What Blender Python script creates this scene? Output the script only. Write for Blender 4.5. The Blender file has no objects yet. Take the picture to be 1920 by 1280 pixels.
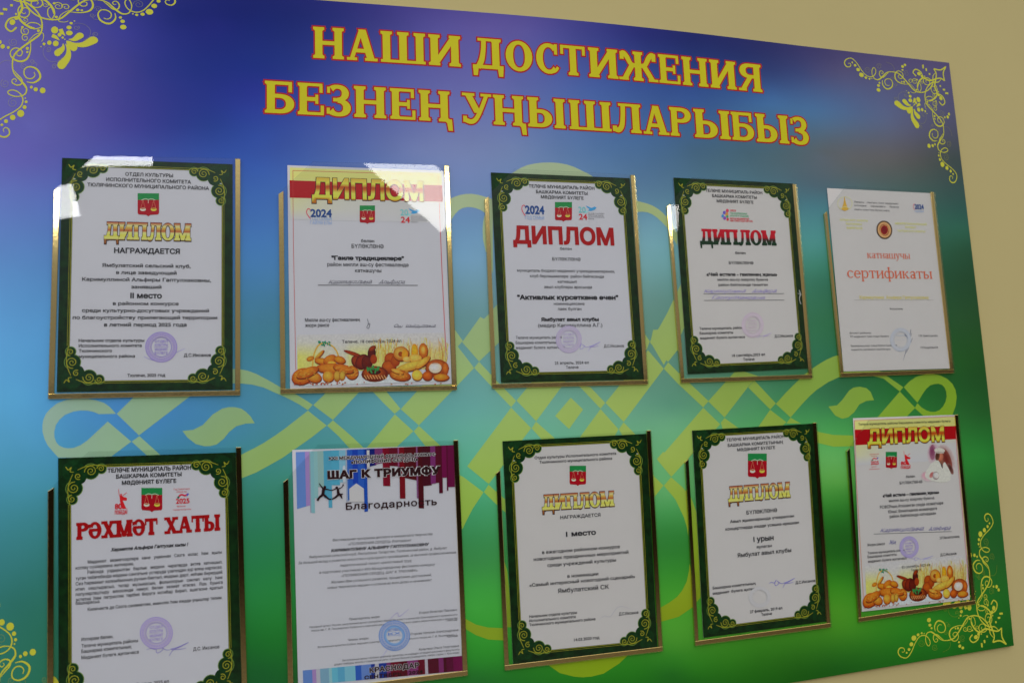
import bpy, math, random
import numpy as np
from mathutils import Matrix, Vector
from mathutils.geometry import delaunay_2d_cdt
random.seed(7)
S = bpy.context.scene
COL = S.collection

# ------------------------------------------------------------------ camera
ZOFF = 1.90                                  # height of the upper pocket row above the floor
FPX = 1548.2265682793843                     # focal length in pixels of the 1920 px wide photograph
def _rot(a, b, c):
    ca, sa, cb, sb, cc, sc = np.cos(a), np.sin(a), np.cos(b), np.sin(b), np.cos(c), np.sin(c)
    Rx = np.array([[1,0,0],[0,ca,-sa],[0,sa,ca]]); Ry = np.array([[cb,0,sb],[0,1,0],[-sb,0,cb]]); Rz = np.array([[cc,-sc,0],[sc,cc,0],[0,0,1]])
    return Rz @ Ry @ Rx
W2B = np.array([[1,0,0],[0,0,-1],[0,1,0]], float)          # wall frame (right, up, out) to world
CW = np.array([0.5346879193992173, -0.3680264085350803, 1.1013999994828445])
RB = W2B @ _rot(0.11991247140221331, -0.27322629194361336, -0.04575954119744808)
CB = W2B @ CW + np.array([0, 0, ZOFF])
camd = bpy.data.cameras.new('camera'); cam = bpy.data.objects.new('camera', camd); COL.objects.link(cam)
M = Matrix([[*RB[i], CB[i]] for i in range(3)] + [[0,0,0,1]])
cam.matrix_world = M
camd.sensor_width = 36; camd.lens = FPX / 1920 * 36; camd.clip_end = 100; camd.clip_start = .01
camd.dof.use_dof = True; camd.dof.focus_distance = 1.16; camd.dof.aperture_fstop = 5.0
S.camera = cam
S.render.resolution_x = 1024; S.render.resolution_y = 682
S.view_settings.view_transform = 'Standard'; S.view_settings.look = 'None'
S.view_settings.exposure = 0; S.view_settings.gamma = 1

def at(p, d=0.0):
    """pixel(s) of the photograph -> point(s) on the plane d metres in front of the board"""
    p = np.atleast_2d(np.asarray(p, float))
    v = np.stack([(p[:,0]-960)/FPX, -(p[:,1]-640)/FPX, -np.ones(len(p))], 1)
    w = v @ RB.T
    t = (-d - CB[1]) / w[:,1]
    return CB + w * t[:,None]

# ------------------------------------------------------------------ world light of the unseen room, and glare lights for the plates
w = bpy.data.worlds.new('World'); S.world = w; w.use_nodes = True
nt = w.node_tree; N = nt.nodes; L = nt.links
bg = N['Background']
tc = N.new('ShaderNodeTexCoord'); sx = N.new('ShaderNodeSeparateXYZ'); L.new(tc.outputs['Generated'], sx.inputs[0])
def ramp(nt, pts, interp='EASE'):
    r = nt.nodes.new('ShaderNodeValToRGB'); r.color_ramp.interpolation = interp
    e = r.color_ramp.elements
    while len(e) > 1: e.remove(e[-1])
    e[0].position = pts[0][0]; e[0].color = (*pts[0][1], 1)
    for q, c in pts[1:]:
        n = e.new(q); n.color = (*c, 1)
    return r
mr = N.new('ShaderNodeMapRange'); mr.inputs[1].default_value = -1; mr.inputs[2].default_value = 1
L.new(sx.outputs['Z'], mr.inputs[0])
rz = ramp(nt, [(0, (.52,.47,.40)), (.30, (.40,.36,.30)), (.44, (.012,.009,.007)), (.512, (.012,.009,.007)), (.540, (.30,.29,.28)), (.60, (.34,.34,.35)), (.72, (1.25,1.24,1.22)), (1, (1.5,1.5,1.5))])
L.new(mr.outputs[0], rz.inputs[0])
mx = N.new('ShaderNodeMapRange'); mx.inputs[1].default_value = -1; mx.inputs[2].default_value = 1
L.new(sx.outputs['X'], mx.inputs[0])
rx = ramp(nt, [(0, (.86,.95,1.30)), (.5, (1.0,1.01,1.08)), (1, (1.03,.93,.76))])
L.new(mx.outputs[0], rx.inputs[0])
mm = N.new('ShaderNodeMix'); mm.data_type = 'RGBA'; mm.blend_type = 'MULTIPLY'; mm.inputs[0].default_value = 1
L.new(rz.outputs[0], mm.inputs[6]); L.new(rx.outputs[0], mm.inputs[7]); L.new(mm.outputs[2], bg.inputs[0])
bg.inputs[1].default_value = 0.79

def lamp(name, cx, cy, wpx, hpx, rot, dist, radiance, color=(1,1,1), d=.005):
    """unseen area light, placed and shaped so that its mirror image in the clear plates falls round pixel (cx, cy)"""
    P = at((cx, cy), d)[0]; v = P - CB; full = np.linalg.norm(v); r = v / full; r[1] *= -1
    pos = P + r * dist
    ld = bpy.data.lights.new(name, 'AREA'); ld.shape = 'RECTANGLE'; ld.color = color
    k = (dist + full) / FPX
    ld.size = wpx * k; ld.size_y = hpx * k
    ld.energy = radiance * math.pi * ld.size * ld.size_y
    o = bpy.data.objects.new(name, ld); COL.objects.link(o)
    z = Vector(-r) * -1.0                      # local +Z points away from the board, light leaves along -Z
    right = Vector((RB[0][0], -RB[1][0], RB[2][0])); up = Vector((RB[0][1], -RB[1][1], RB[2][1]))
    x = right * math.cos(rot) + up * math.sin(rot)
    z.normalize(); x = (x - z * x.dot(z)).normalized(); y = z.cross(x)
    o.matrix_world = Matrix([[x[i], y[i], z[i], pos[i]] for i in range(3)] + [[0,0,0,1]])
    return o
lamp('wedge_glare_light', 776, 332, 206, 84, math.radians(-42), 2.6, 17, (1,.99,.95))  # unseen light, shaped to mirror as the diagonal glare wedge
lamp('top_glare_light', 200, 282, 136, 50, 0, 2.6, 26, (.97,.98,1))  # light added for the glare along the first plate's top edge
lamp('patch_glare_light', 106, 380, 58, 52, math.radians(8), 2.6, 26, (.97,.98,1))  # light added for the glare patch at the first plate's left edge
lamp('patch_glare_light', 1256, 408, 30, 44, 0, 2.6, 18, (1,.97,.92))  # light added for the small glare patch on the fourth plate

# ------------------------------------------------------------------ materials
EXPO = 0.46
def lin(c):
    c = c / 255.0
    return c / 12.92 if c <= .04045 else ((c + .055) / 1.055) ** 2.4
def ink(r, g, b):
    return tuple(min(.9, max(.0015, lin(v) - .009) / EXPO) for v in (r, g, b))
def inkb(*c): return tuple(v*.46/.575 for v in ink(*c))      # inks of the open board and wall, which catch a little more light
MATS = {}
def mat(name, col=None, rough=.5, metal=0, attr=None, noise=0, nscale=300, bump=0, bscale=600, spec=.16):
    if name in MATS: return MATS[name]
    m = bpy.data.materials.new(name); m.use_nodes = True; t = m.node_tree; b = t.nodes['Principled BSDF']
    b.inputs['Roughness'].default_value = rough; b.inputs['Metallic'].default_value = metal
    b.inputs['Specular IOR Level'].default_value = spec
    src = None
    if attr:
        a = t.nodes.new('ShaderNodeAttribute'); a.attribute_name = attr; src = a.outputs['Color']
    elif noise:
        a = t.nodes.new('ShaderNodeRGB'); a.outputs[0].default_value = (*col, 1); src = a.outputs[0]
    else:
        b.inputs['Base Color'].default_value = (*col, 1)
    if noise:
        tcn = t.nodes.new('ShaderNodeTexCoord')
        nz = t.nodes.new('ShaderNodeTexNoise'); nz.inputs['Scale'].default_value = nscale; nz.inputs['Detail'].default_value = 4
        t.links.new(tcn.outputs['Object'], nz.inputs['Vector'])
        mp = t.nodes.new('ShaderNodeMapRange'); mp.inputs[1].default_value = .3; mp.inputs[2].default_value = .7
        mp.inputs[3].default_value = 1 - noise; mp.inputs[4].default_value = 1 + noise
        t.links.new(nz.outputs['Fac'], mp.inputs[0])
        vm = t.nodes.new('ShaderNodeVectorMath'); vm.operation = 'SCALE'
        t.links.new(src, vm.inputs[0]); t.links.new(mp.outputs[0], vm.inputs['Scale']); src = vm.outputs[0]
    if src is not None: t.links.new(src, b.inputs['Base Color'])
    if bump:
        tcn = t.nodes.new('ShaderNodeTexCoord')
        nz = t.nodes.new('ShaderNodeTexNoise'); nz.inputs['Scale'].default_value = bscale; nz.inputs['Detail'].default_value = 3
        t.links.new(tcn.outputs['Object'], nz.inputs['Vector'])
        bp = t.nodes.new('ShaderNodeBump'); bp.inputs['Strength'].default_value = bump; bp.inputs['Distance'].default_value = .001
        t.links.new(nz.outputs['Fac'], bp.inputs['Height']); t.links.new(bp.outputs[0], b.inputs['Normal'])
    MATS[name] = m
    return m
mat('wall_paint', inkb(165,154,108), .75, noise=.025, nscale=3, bump=.25, bscale=55)
mat('board_print', rough=.42, attr='col', noise=.03, nscale=14, spec=.13)
mat('board_side', (.6,.6,.58), .6)
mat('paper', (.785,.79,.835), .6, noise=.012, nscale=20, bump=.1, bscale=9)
mat('paper_cream', (.80,.775,.735), .6, noise=.012, nscale=20, bump=.1, bscale=9)
mat('picture_print', rough=.5, attr='col', noise=.10, nscale=330)
mat('flat_print', rough=.5, attr='col')
mat('black_ink', (.022,.022,.028), .5)
mat('grey_ink', (.10,.10,.11), .5)
mat('red_ink', ink(136,14,28), .45)
mat('orange_ink', ink(178,88,62), .5)
mat('brown_ink', (.035,.006,.008), .5)
mat('title_yellow', inkb(186,168,34), .42, noise=.03, nscale=40, spec=.15)
mat('title_red', inkb(150,38,38), .42, spec=.15)
mat('ornament_yellow', inkb(188,180,58), .42, spec=.15)
mat('ornament_faint', inkb(112,116,128), .45, spec=.15)
mat('border_green', ink(17,42,27), .45, noise=.55, nscale=90)
mat('lobe_green', ink(22,48,29), .45, noise=.35, nscale=200)
mat('gold_print', ink(128,128,40), .45)
mat('lobe_rim', ink(92,118,52), .45)
mat('gold_foil', (.84,.63,.24), .09, metal=1, spec=.5, bump=.035, bscale=240)
def gradmat(name, pts):
    m = bpy.data.materials.new(name); m.use_nodes = True; t = m.node_tree; b = t.nodes['Principled BSDF']
    a = t.nodes.new('ShaderNodeAttribute'); a.attribute_name = 'grad'
    r = ramp(t, pts, 'LINEAR'); t.links.new(a.outputs['Fac'], r.inputs[0]); t.links.new(r.outputs[0], b.inputs['Base Color'])
    b.inputs['Roughness'].default_value = .45; b.inputs['Specular IOR Level'].default_value = .16; MATS[name] = m
g1, g2, g3 = ink(206,180,88), ink(148,74,48), ink(214,200,100)
gradmat('slab_gold', [(0, ink(120,70,40)), (.06, g3), (.25, ink(190,172,70)), (.42, ink(206,196,110)), (.52, g2), (.72, ink(190,150,70)), (.80, ink(212,196,120)), (.97, g2)])
gradmat('slab_red_green', [(0, ink(28,48,34)), (.22, ink(30,50,36)), (.40, ink(70,34,38)), (.52, ink(150,18,36)), (1, ink(158,24,40))])
gradmat('sans_gold', [(0, ink(150,90,30)), (.08, ink(205,190,60)), (.3, ink(212,198,70)), (.48, ink(160,92,34)), (.6, ink(150,60,30)), (.78, ink(208,190,64)), (.95, ink(190,150,60))])

def plate_mat():
    m = bpy.data.materials.new('clear_acrylic'); m.use_nodes = True; t = m.node_tree; t.nodes.clear()
    out = t.nodes.new('ShaderNodeOutputMaterial'); mix = t.nodes.new('ShaderNodeMixShader')
    tr = t.nodes.new('ShaderNodeBsdfTransparent'); tr.inputs[0].default_value = (.975,.98,.98,1)
    gl = t.nodes.new('ShaderNodeBsdfGlossy'); gl.inputs['Roughness'].default_value = .015
    lw = t.nodes.new('ShaderNodeLayerWeight'); lw.inputs[0].default_value = .5
    pw = t.nodes.new('ShaderNodeMath'); pw.operation = 'POWER'; pw.inputs[1].default_value = 5
    fr = t.nodes.new('ShaderNodeMath'); fr.operation = 'MULTIPLY_ADD'; fr.inputs[1].default_value = .96; fr.inputs[2].default_value = .018
    t.links.new(lw.outputs['Facing'], pw.inputs[0]); t.links.new(pw.outputs[0], fr.inputs[0])
    t.links.new(fr.outputs[0], mix.inputs[0]); t.links.new(tr.outputs[0], mix.inputs[1]); t.links.new(gl.outputs[0], mix.inputs[2])
    t.links.new(mix.outputs[0], out.inputs[0]); MATS['clear_acrylic'] = m
    m = bpy.data.materials.new('acrylic_edge'); m.use_nodes = True; t = m.node_tree; t.nodes.clear()
    out = t.nodes.new('ShaderNodeOutputMaterial'); mix = t.nodes.new('ShaderNodeMixShader'); mix.inputs[0].default_value = .28
    tr = t.nodes.new('ShaderNodeBsdfTransparent'); tr.inputs[0].default_value = (.8,.86,.86,1)
    gl = t.nodes.new('ShaderNodeBsdfGlossy'); gl.inputs['Roughness'].default_value = .2; gl.inputs[0].default_value = (.8,.85,.85,1)
    t.links.new(tr.outputs[0], mix.inputs[1]); t.links.new(gl.outputs[0], mix.inputs[2]); t.links.new(mix.outputs[0], out.inputs[0]); MATS['acrylic_edge'] = m
plate_mat()

# ------------------------------------------------------------------ object helpers
def link(name, me, parent=None, mats=()):
    o = bpy.data.objects.new(name, me); COL.objects.link(o)
    for m in mats: me.materials.append(MATS[m])
    if parent is not None: o.parent = parent
    return o
def root(name, loc, label, cat, group=None):
    o = bpy.data.objects.new(name, None); COL.objects.link(o); o.location = loc
    o.empty_display_size = .02; o['label'] = label; o['category'] = cat
    if group: o['group'] = group
    return o
def world_loc(parent):
    p = np.zeros(3)
    while parent is not None:
        p += np.array(parent.location); parent = parent.parent
    return p
class Print:
    """collects flat printed shapes (pixel coordinates of the photo) into one thin mesh"""
    def __init__(s, name, material, d, parent): s.n, s.m, s.d, s.p = name, material, d, parent; s.V = []; s.T = []; s.C = []; s.G = []; s.D = []; s.k = 0
    def add(s, px, tris, col=None, grad=None, dz=0.0):
        px = np.asarray(px, float); n = len(px)
        if n == 0 or len(tris) == 0: return
        s.V.append(px); s.T.append(np.asarray(tris) + s.k); s.k += n
        s.C.append(np.tile(col, (n, 1)) if col is not None and np.ndim(col) == 1 else (np.asarray(col) if col is not None else np.ones((n, 3))))
        s.G.append(np.asarray(grad) if grad is not None else np.zeros(n))
        s.D.append(np.full(n, dz))
    def build(s):
        if not s.V: return None
        px = np.concatenate(s.V); T = np.concatenate(s.T); D = np.concatenate(s.D)
        P = at(px, 0.0); Q = at(px, .01)
        P = P + (Q - P) * ((s.d + D) / .01)[:,None]
        P = P - world_loc(s.p)
        me = bpy.data.meshes.new(s.n)
        me.from_pydata(P.tolist(), [], T.tolist())
        a = me.attributes.new('col', 'FLOAT_COLOR', 'POINT'); C = np.concatenate(s.C); a.data.foreach_set('color', np.concatenate([C, np.ones((len(C), 1))], 1).ravel())
        a = me.attributes.new('grad', 'FLOAT', 'POINT'); a.data.foreach_set('value', np.concatenate(s.G))
        me.update()
        return link(s.n, me, s.p, [s.m])

# ------------------------------------------------------------------ 2-D shape engine (union of closed loops by winding number)
def fill(loops):
    loops = [np.asarray(l, float) for l in loops if len(l) > 2]
    V = []; E = []; A = []; B = []
    for l in loops:
        k = len(V); n = len(l); V += [Vector(q) for q in l]; E += [(k+i, k+(i+1) % n) for i in range(n)]
        A.append(l); B.append(np.roll(l, -1, 0))
    if not V: return np.zeros((0,2)), []
    v, e, f, *_ = delaunay_2d_cdt(V, E, [], 0, 1e-7)
    v = np.array([(q.x, q.y) for q in v]); f = np.array(f)
    A = np.concatenate(A); B = np.concatenate(B); c = v[f].mean(1)
    out = np.zeros(len(f), int)
    x, y = c[:,0][:,None], c[:,1][:,None]
    up = (A[:,1] <= y) & (B[:,1] > y); dn = (A[:,1] > y) & (B[:,1] <= y)
    cr = (B[:,0]-A[:,0])*(y-A[:,1]) - (x-A[:,0])*(B[:,1]-A[:,1])
    out = (up & (cr > 0)).sum(1) - (dn & (cr < 0)).sum(1)
    f = f[out != 0]
    used = np.unique(f); m = -np.ones(len(v), int); m[used] = np.arange(len(used))
    return v[used], m[f]
def smooth(P, n=5, closed=False):
    P = np.asarray(P, float); out = []; N_ = len(P)
    rng = range(N_ if closed else N_-1)
    for i in rng:
        g = lambda j: P[j % N_] if closed else P[min(max(j, 0), N_-1)]
        a, b, c, d = g(i-1), g(i), g(i+1), g(i+2)
        for k in range(n):
            t = k/n
            out.append(.5*((2*b)+(c-a)*t+(2*a-5*b+4*c-d)*t*t+(3*b-a-3*c+d)*t**3))
    if not closed: out.append(P[-1])
    return np.array(out)
def stroke(P, w, n=5):
    P = np.asarray(P, float)
    W = np.full(len(P), float(w)) if np.ndim(w) == 0 else np.asarray(w, float)
    if n > 1 and len(P) > 2:
        q = smooth(np.column_stack([P, W]), n); P, W = q[:,:2], np.maximum(q[:,2], 1e-4)
    t = np.gradient(P, axis=0); t /= np.maximum(np.linalg.norm(t, axis=1), 1e-9)[:,None]
    nr = np.stack([-t[:,1], t[:,0]], 1) * W[:,None]/2
    return np.concatenate([P - nr, (P + nr)[::-1]])
def ring(cx, cy, rx, ry, a0, a1, ws, wt, n=18):
    a = np.radians(np.linspace(a0, a1, n)); P = np.stack([cx+rx*np.cos(a), cy+ry*np.sin(a)], 1)
    return stroke(P, wt+(ws-wt)*np.cos(a)**2, 1)
def rect(x0, y0, x1, y1): return np.array([(x0,y0),(x1,y0),(x1,y1),(x0,y1)], float)
def quadd(x0, y0, x1, y1, w_): return np.array([(x0-w_/2,y0),(x0+w_/2,y0),(x1+w_/2,y1),(x1-w_/2,y1)], float)
def circ(cx, cy, r, ry=None, n=12, rot=0):
    a = np.linspace(0, 2*np.pi, n, endpoint=False); ry = r if ry is None else ry
    x, y = r*np.cos(a), ry*np.sin(a); c, s_ = math.cos(rot), math.sin(rot)
    return np.stack([cx+x*c-y*s_, cy+x*s_+y*c], 1)
def dilate(l, k):
    l = np.asarray(l, float); keep = [i for i in range(len(l)) if np.linalg.norm(l[i]-l[i-1]) > 1e-6]; l = l[keep]
    if len(l) < 3: return l
    d1 = l - np.roll(l, 1, 0); d2 = np.roll(l, -1, 0) - l
    d1 /= np.linalg.norm(d1, axis=1)[:,None]; d2 /= np.linalg.norm(d2, axis=1)[:,None]
    n1 = np.stack([d1[:,1], -d1[:,0]], 1); n2 = np.stack([d2[:,1], -d2[:,0]], 1)
    m = n1 + n2; s_ = np.maximum((m*m).sum(1), .6)[:,None]
    return l + 2*k*m/s_

# --- serif capitals from stems, bars, bowls.  returns loops and width, cap height 1
def serif(ch, S_=.222, T=.108, H=.074, E=.062):
    W = 1.0; o = []
    def stem(x, top=1, bot=1, y0=0, y1=1):
        o.append(rect(x-S_/2, y0, x+S_/2, y1))
        if top: o.append(rect(x-S_/2-E, y1-H, x+S_/2+E, y1)); o.append(np.array([(x-S_/2-E*.6,y1-H),(x-S_/2,y1-H-E*.7),(x+S_/2,y1-H-E*.7),(x+S_/2+E*.6,y1-H)]))
        if bot: o.append(rect(x-S_/2-E, y0, x+S_/2+E, y0+H)); o.append(np.array([(x-S_/2,y0+H+E*.7),(x-S_/2-E*.6,y0+H),(x+S_/2+E*.6,y0+H),(x+S_/2,y0+H+E*.7)]))
    e0 = E+S_/2; tick = lambda x, y, up, tw=.09: o.append(rect(x-tw/2, y, x+tw/2, y+up) if up > 0 else rect(x-tw/2, y+up, x+tw/2, y))
    if ch in 'НҢ':
        stem(e0); stem(.98-e0); o.append(rect(e0, .5-T/2, .98-e0, .5+T/2)); W = .98
        if ch == 'Ң': W = 1.06; o.append(np.array([(.98-S_*.6,H*.9),(.98-S_*.6,0),(.90,-.05),(.94,-.30),(1.06,-.30),(1.04,H*.9)]))
    elif ch == 'А':
        o.append(quadd(.14,0,.47,1,T*1.15)); o.append(quadd(.80,0,.50,1,S_*1.05)); o.append(rect(.24,.26,.72,.26+T))
        o.append(rect(0,0,.32,H)); o.append(rect(.60,0,1.0,H)); o.append(rect(.40,.90,.60,1.0)) ; W = 1
    elif ch in 'ШЩ':
        for x in (e0, .70, 1.4-e0): stem(x, 1, 0)
        o.append(rect(E*.0,0,1.4,H)); W = 1.4
    elif ch == 'И':
        stem(e0); stem(1-e0); o.append(quadd(e0+S_*.3,.10,1-e0-S_*.3,.90,T*1.7)); W = 1
    elif ch == 'Д':
        stem(.76,1,0,0,1); o.append(rect(.18,1-H,.9,1)); o.append(stroke([(.37,.97),(.35,.6),(.28,.25),(.16,.02)],[T*1.3,T*1.3,T*1.5,T*1.5]))
        o.append(rect(.0,0,1.0,H*1.4)); o.append(np.array([(.0,H),(.02,-.24),(.14,-.24),(.18,H)])); o.append(np.array([(.82,H),(.86,-.24),(.98,-.24),(1.0,H)])); W = 1
    elif ch == 'О': o.append(ring(.45,.5,.45-S_/2,.5-T/2+.01,0,365,S_*1.1,T,26)); W = .9
    elif ch == 'С':
        o.append(ring(.47,.5,.47-S_/2,.5-T/2+.01,48,312,S_*1.1,T*1.1)); o.append(rect(.70,.66,.80,1.0)); o.append(stroke([(.62,.07),(.74,.12),(.82,.22)],[T*1.1,T*.9,T*.8])); W = .84
    elif ch == 'Т':
        stem(.45,0,1); o.append(rect(0,1-H*1.1,.9,1)); tick(.045,1-H,-.22); tick(.855,1-H,-.22); W = .9
    elif ch == 'Ж':
        stem(.72); 
        for sgn in (-1, 1):
            X = lambda x: .72+sgn*x
            pts = [(X(.05),.52),(X(.26),.56),(X(.40),.80),(X(.52),.93),(X(.62),.90)]
            o.append(stroke(pts,[T*1.2,T*1.3,T*1.5,T*1.4,T*1.2])); o.append(rect(min(X(.53),X(.66)),.72,max(X(.53),X(.66)),.97))
            o.append(quadd(X(.54),0,X(.20),.56,S_*.85)); o.append(rect(min(X(.38),X(.72)),0,max(X(.38),X(.72)),H))
        W = 1.44
    elif ch == 'Е':
        stem(e0); o.append(rect(e0,1-H,.80,1)); o.append(rect(e0,.5-T/2,.64,.5+T/2)); o.append(rect(e0,0,.84,H)); tick(.76,1-H,-.20); tick(.80,H,.22); tick(.62,.36,.28,.08); W = .85
    elif ch == 'З':
        o.append(ring(.36,.735,.36-S_*.45,.265-T/2,-92,140,S_,T)); o.append(ring(.38,.265,.40-S_*.5,.265-T/2+.01,-150,92,S_*1.1,T)); o.append(rect(.22,.47,.42,.47+T*.9))
        o.append(rect(.02,.74,.10,.92)); o.append(rect(.0,.06,.09,.24)); W = .78
    elif ch == 'Б':
        stem(e0); o.append(rect(e0,1-H*1.2,.80,1)); tick(.755,1-H,-.24); o.append(ring(.44,.30,.42-S_/2,.30-T/2,-90,90,S_*1.05,T)); o.append(rect(e0,.6-T,.46,.6)); o.append(rect(e0,0,.46,T)); W = .86
    elif ch == 'Р':
        stem(e0); o.append(ring(.42,.74,.42-S_/2,.26-T/2,-90,90,S_*1.05,T)); o.append(rect(e0,1-T,.44,1)); o.append(rect(e0,.48,.44,.48+T)); W = .84
    elif ch == 'Я':
        W = .92; stem(W-e0); o.append(ring(.46,.74,.38-S_/2,.26-T/2,90,270,S_*1.05,T)); o.append(rect(.44,1-T,W-e0,1)); o.append(rect(.44,.48,W-e0,.48+T))
        o.append(quadd(.14,0,.48,.52,S_*.8)); o.append(rect(0,0,.30,H))
    elif ch == 'Ы':
        stem(e0,1,1); o.append(ring(.40,.30,.38-S_/2,.30-T/2,-90,90,S_*1.05,T)); o.append(rect(e0,.6-T,.42,.6)); o.append(rect(e0,0,.42,T)); stem(1.22-e0); W = 1.22
    elif ch == 'Л':
        W = .98; stem(W-e0); o.append(rect(.22,1-H,W-e0,1)); o.append(stroke([(.38,.97),(.36,.55),(.31,.22),(.20,.07),(.07,.09)],[T*1.3,T*1.3,T*1.4,T*1.5,T*1.3])); o.append(rect(0,.02,.13,.20))
    elif ch == 'У':
        o.append(quadd(.52,.36,.20,1,S_*.95)); o.append(stroke([(.83,.97),(.60,.40),(.44,.12),(.28,.04),(.10,.10)],[T,T*1.1,T*1.2,T*1.3,T*1.3])); o.append(rect(.02,1-H,.42,1)); o.append(rect(.64,1-H,.98,1)); o.append(rect(.04,.03,.15,.22)); W = .98
    elif ch == 'П': stem(e0); stem(1-e0); o.append(rect(e0,1-H,1-e0,1)); W = 1
    elif ch == 'М':
        stem(e0); stem(1.2-e0); o.append(quadd(.60,.02,e0+.02,1,S_*.8)); o.append(quadd(.60,.02,1.2-e0-.02,1,T*1.6)); W = 1.2
    elif ch == 'Х':
        o.append(quadd(.78,0,.22,1,S_*1.1)); o.append(quadd(.22,0,.78,1,S_*.8))
        for x in (0, .58): o.append(rect(x,0,x+.42,H)); o.append(rect(x,1-H,x+.42,1))
        W = 1
    elif ch == 'Ә':
        o.append(ring(.45,.5,.45-S_/2,.5-T/2,-180,150,S_,T,22)); o.append(rect(.05,.44,.8,.44+T)); o.append(rect(.0,.66,.16,.86)); W = .9
    return [q if area(q) > 0 else q[::-1] for q in o], W
def area(l):
    l = np.asarray(l); m = np.roll(l, -1, 0); return ((l[:,0]*m[:,1]-m[:,0]*l[:,1]).sum())/2
# strokes and rings are oriented by construction, so only plain polygons may be flipped
# --- serif lowercase for the certificate heading (x-height 1)
def lower(ch):
    S_, T, H, E = .17, .075, .07, .075; o = []; W = 1
    def stem(x, y0=0, y1=1, top=1, bot=1):
        o.append(rect(x-S_/2,y0,x+S_/2,y1))
        if top: o.append(rect(x-S_/2-E,y1-H,x+S_/2+(E if top == 1 else 0),y1))
        if bot: o.append(rect(x-S_/2-E,y0,x+S_/2+E,y0+H))
    a = E+S_/2
    if ch == 'с': o.append(ring(.45,.5,.45-S_/2,.5-T/2,45,315,S_,T)); o.append(circ(.74,.82,.08)); W = .84
    elif ch == 'е': o.append(ring(.45,.5,.45-S_/2,.5-T/2,0,318,S_,T)); o.append(rect(.1,.52,.86,.52+T)); W = .88
    elif ch == 'р': stem(a,-.45,1,2,1); o.append(ring(.55,.5,.42-S_/2,.5-T/2,-130,130,S_,T)); W = 1
    elif ch == 'т': stem(.45,top=0); o.append(rect(0,1-H,.9,1)); o.append(rect(0,.76,.07,1)); o.append(rect(.83,.76,.9,1)); W = .9
    elif ch == 'и': stem(a); stem(1-a); o.append(quadd(a,.12,1-a,.88,T*1.3)); W = 1
    elif ch == 'н': stem(a); stem(1-a); o.append(rect(a,.5-T/2,1-a,.5+T/2)); W = 1
    elif ch == 'ф': stem(.68,-.45,1.5,1,1); o.append(ring(.40,.5,.40-S_/2,.5-T/2,20,340,S_,T)); o.append(ring(.96,.5,.40-S_/2,.5-T/2,-160,160,S_,T)); W = 1.36
    elif ch == 'к': stem(a); o.append(quadd(.30,.5,.70,.96,T*1.4)); o.append(quadd(.80,0,.42,.56,S_)); o.append(rect(.60,0,.98,H)); o.append(circ(.74,.88,.09)); W = .98
    elif ch == 'а': stem(.64,0,.8,0,0); o.append(ring(.36,.26,.32-S_/2,.27-T/2,40,330,S_,T)); o.append(stroke([(.64,.66),(.60,.88),(.42,.96),(.2,.9),(.1,.74)],[S_,S_*.8,T,T*1.1,S_*.7])); o.append(rect(.4,.5,.66,.56)); o.append(rect(.6,0,.82,H)); W = .82
    elif ch == 'ы': stem(a,0,1,1,0); o.append(ring(.42,.30,.36-S_/2,.30-T/2,-90,90,S_,T)); o.append(rect(a,.6-T,.44,.6)); o.append(rect(a,0,.44,T)); stem(1.25-a); W = 1.25
    elif ch == 'ш': [stem(x) for x in (a,.75,1.5-a)]; o.append(rect(a,0,1.5-a,H)); W = 1.5
    elif ch == 'ч': stem(.95-a); stem(a,.5,1,1,0); o.append(stroke([(a,.62),(.3,.45),(.6,.42),(.8,.5)],[S_,T*1.6,T,T])); W = .95
    elif ch == 'у': o.append(quadd(.48,0,.18,1,S_)); o.append(stroke([(.80,.97),(.52,.1),(.36,-.3),(.2,-.42),(.06,-.36)],[T,T*1.1,T*1.2,T,T*1.6])); o.append(rect(0,1-H,.36,1)); o.append(rect(.6,1-H,.94,1)); W = .94
    return o, W

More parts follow.
